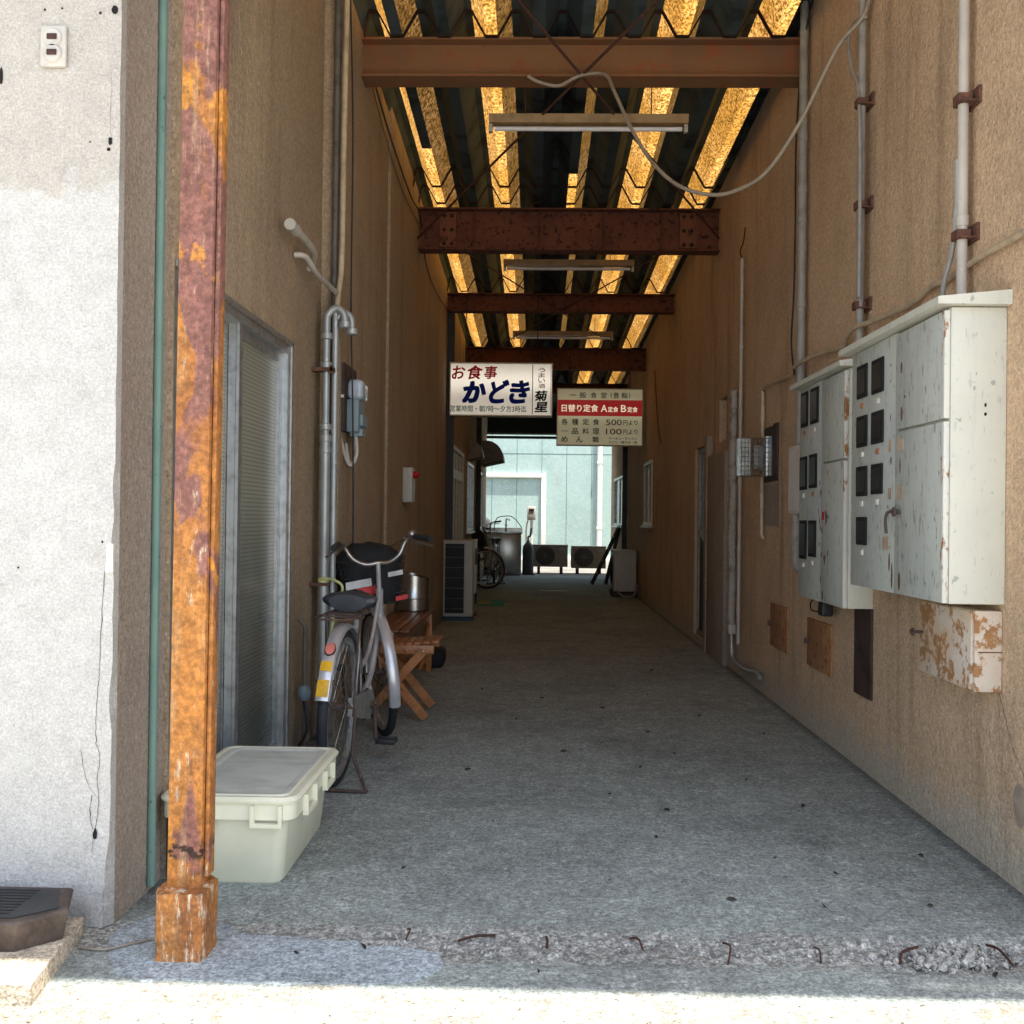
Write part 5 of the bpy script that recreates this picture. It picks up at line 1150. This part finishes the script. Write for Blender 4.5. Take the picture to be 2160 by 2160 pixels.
ac_unit((1.115, 21.62, 0), .73, .28, .585, 0, 'beige outdoor air conditioner with intact fan grille, nearer the leaning ladder', M_ac, 'outdoor air conditioners at the alley end', lift=.12)
# big unit by the left wall, end towards the entrance
t = thing('air_conditioner', 'tall white outdoor air conditioner beyond the bench, dark coil facing the entrance', 'air conditioner', (-.9, 11.45, 0))
part(MB().box(-1.035, -.70, 11.45, 12.25, .05, .90, bev=.01, seg=3).box(-1.04, -.695, 11.445, 12.255, .885, .905, bev=.004), 'casing', M_acw, t)
cf = MB().box(-1.012, -.80, 11.436, 11.449, .09, .865)
fo = part(cf, 'coil_fins', M_fin, t)
wr = MB()
for i in range(7): wr.tube([(-1.015, 11.43, .14+.115*i), (-.797, 11.43, .14+.115*i)], .0022, 5)
part(wr, 'guard_wires', M_aludull, t)
part(MB().box(-.785, -.777, 11.438, 11.449, .06, .88), 'edge_trim', M_acw, t)
part(MB().box(-.70, -.672, 11.55, 11.78, .30, .62, bev=.01), 'valve_cover', M_acw, t)
part(MB().lathe([(0, .003), (.27, .003), (.285, 0)], (-.70, 12.0, .5), 'x', 32) if False else MB().box(-.70, -.694, 11.85, 12.2, .15, .80, bev=.002), 'fan_grille', M_fin, t)
part(MB().box(-1.03, -.70, 11.5, 11.58, 0, .05).box(-1.03, -.70, 12.1, 12.18, 0, .05), 'foot', plain('blue_foot', (.05, .09, .13), .7), t)
t = ac_unit((1.525, 15.55, 0), .66, .33, .70, R(90), 'grey white outdoor air conditioner by the right wall deep in the alley', M_acw, lift=.09, side=True)
t.rotation_euler = (0, 0, R(-90)); t.location = (1.16, 15.55, 0)
tag(MB().tube([(1.20, 15.2, .10), (1.30, 15.05, .03), (1.45, 15.1, .05), (1.52, 15.25, .2)], .018, 8, 6).obj('drain_hose', M_pvcgrey), 'grey hose curving on the floor under the right wall air conditioner', 'hose')
t = thing('ladder', 'dark folded ladder leaning against the right wall behind the air conditioner', 'ladder', (1.2, 18.3, 0))
for y in (18.1, 18.45): part(MB().tube([(1.0, y, .0), (1.50, y+.1, 1.05)], .022, 8), 'rail', M_black, t)
for i in range(4): k = .2+.2*i; part(MB().tube([(1.0+.5*k, 18.1+.1*k, 1.05*k), (1.0+.5*k, 18.45+.1*k, 1.05*k)], .014, 6), 'rung', M_black, t)
part(MB().tube([(1.25, 18.13, 0), (1.50, 18.2, 1.05)], .02, 8), 'rail', M_black, t); part(MB().tube([(1.25, 18.48, 0), (1.50, 18.55, 1.05)], .02, 8), 'rail', M_black, t)
o = MB().box(.09, .50, 16.38, 16.44, 0, .012).obj('metal_strip', M_aludull); tag(o, 'thin bright metal strip set across the middle of the alley floor', 'metal strip')
t = thing('door_mat', 'green door mat with a yellow middle beyond the white air conditioner', 'mat', (-.66, 13.9, 0))
part(MB().box(-.88, -.42, 13.5, 14.35, .001, .012), 'mat', M_mat, t)
part(MB().prism([(-.77, 13.62), (-.60, 13.62), (-.63, 14.25), (-.80, 14.25)], 'z', .012, .0135), 'yellow_print', M_matgold, t)
# stainless sink cabinet, tap, bottle, tank, post meter
t = thing('steel_sink', 'stainless steel sink cabinet standing at the far left alley end', 'sink', (-.75, 20.9, 0))
part(MB().box(-1.02, -.30, 20.75, 21.25, .0, .84, bev=.008), 'cabinet', M_steel, t)
part(MB().box(-1.04, -.28, 20.72, 21.28, .84, .88, bev=.006).box(-1.04, -.28, 21.24, 21.28, .88, .96), 'worktop', M_steel, t)
part(MB().tube([(-.62, 21.15, .88), (-.62, 21.15, 1.12), (-.60, 21.12, 1.15), (-.55, 21.02, 1.12)], .016, 8, 4).box(-.65, -.59, 21.13, 21.17, 1.0, 1.03), 'tap', M_chrome, t)
tag(MB().tube([(-.86, 21.1, .88), (-.86, 21.1, 1.0), (-.80, 21.1, 1.16), (-.64, 21.1, 1.2), (-.50, 21.1, 1.19), (-.38, 21.2, 1.08), (-.30, 21.3, .96)], .009, 8, 6).obj('arched_hose', M_cable), 'thin dark hose arching over the stainless sink', 'hose')
t = thing('gas_cylinder', 'dark grey gas cylinder standing right of the stainless sink', 'gas cylinder', (-.16, 21.1, 0))
part(MB().lathe([(0, 0), (.10, 0), (.115, .03), (.115, .52), (.10, .60), (.05, .66), (.03, .67), (.03, .70), (0, .70)], (-.16, 21.1, 0), 'z', 20), 'body', plain('cylinder_grey', (.07, .08, .085), .6), t)
part(MB().tube([(-.16, 21.1, .70), (-.16, 21.1, .78), (-.12, 21.12, .80), (-.10, 21.2, .95)], .02, 8, 4), 'valve', M_black, t)
part(MB().box(-.27, -.02, 21.0, 21.22, 0, .02), 'foot_plate', M_black, t)
t = thing('water_heater', 'pale domed water tank peeking from behind the far left corner', 'tank', (-1.15, 21.8, 0))
part(MB().lathe([(0, 0), (.17, 0), (.18, .03), (.18, 1.0), (.16, 1.10), (.09, 1.17), (0, 1.19)], (-1.13, 21.7, 0), 'z', 20), 'tank', M_acw, t)
t = thing('meter_post', 'rusty post carrying a small white meter box at the far left', 'meter', (-.12, 22.4, 0))
part(MB().tube([(-.10, 22.4, 0), (-.10, 22.4, 1.15)], .035, 8).tube([(-.18, 22.42, .1), (-.22, 22.42, .9), (-.12, 22.42, 1.3)], .02, 8, 4), 'post', M_whitepipe, t)
part(MB().box(-.20, -.01, 22.30, 22.40, 1.12, 1.42, bev=.02), 'meter_box', M_pvcwhite, t)
part(MB().box(-.16, -.05, 22.285, 22.30, 1.32, 1.37), 'display', M_win, t)
# dark leaves and litter
for x, y in ((.534, 4.104), (.836, 3.549), (.88, 3.11), (1.203, 3.128), (-.425, 3.369), (.322, 4.324), (.609, 3.146), (.15, 5.1), (.62, 5.6), (.95, 4.6), (.42, 6.3), (.75, 6.8), (-.1, 5.9), (-.3, 4.7), (.2, 7.4), (.9, 7.9), (.02, 2.62), (-.45, 2.75), (1.19, 2.66), (-.62, 2.70), (.45, 3.75), (1.1, 4.2), (.25, 3.3), (-.15, 3.9), (.7, 5.1), (1.25, 5.6), (.05, 6.6), (.5, 4.8), (1.0, 3.4), (-.35, 6.9), (.35, 5.3), (.55, 7.1), (.98, 6.1), (1.35, 3.6)):
    a = random.random()*6; L = random.uniform(.009, .021); d = Vector((math.cos(a), math.sin(a), 0)); n = Vector((-d.y, d.x, 0))
    mb = MB(); c = Vector((x, y, .008))
    P = [c-d*L+Vector((0, 0, -.004)), c-d*L*.4+n*L*.32+Vector((0, 0, .003)), c+d*L*.4+n*L*.3+Vector((0, 0, .003)), c+d*L+Vector((0, 0, -.003)), c+d*L*.4-n*L*.3-Vector((0, 0, .003)), c-d*L*.4-n*L*.32-Vector((0, 0, .003))]
    mb.add(P+[c-Vector((0, 0, .005))], [(0, 1, 6), (1, 2, 6), (2, 3, 6), (3, 4, 6), (4, 5, 6), (5, 0, 6)])
    tag(mb.obj('dry_leaf', M_leaf), 'tiny dark curled dry leaf lying on the grey concrete floor', 'leaf', 'dry leaves scattered on the alley floor')
for o in list(bpy.data.objects):
    if '_w' in o: del o['_w']
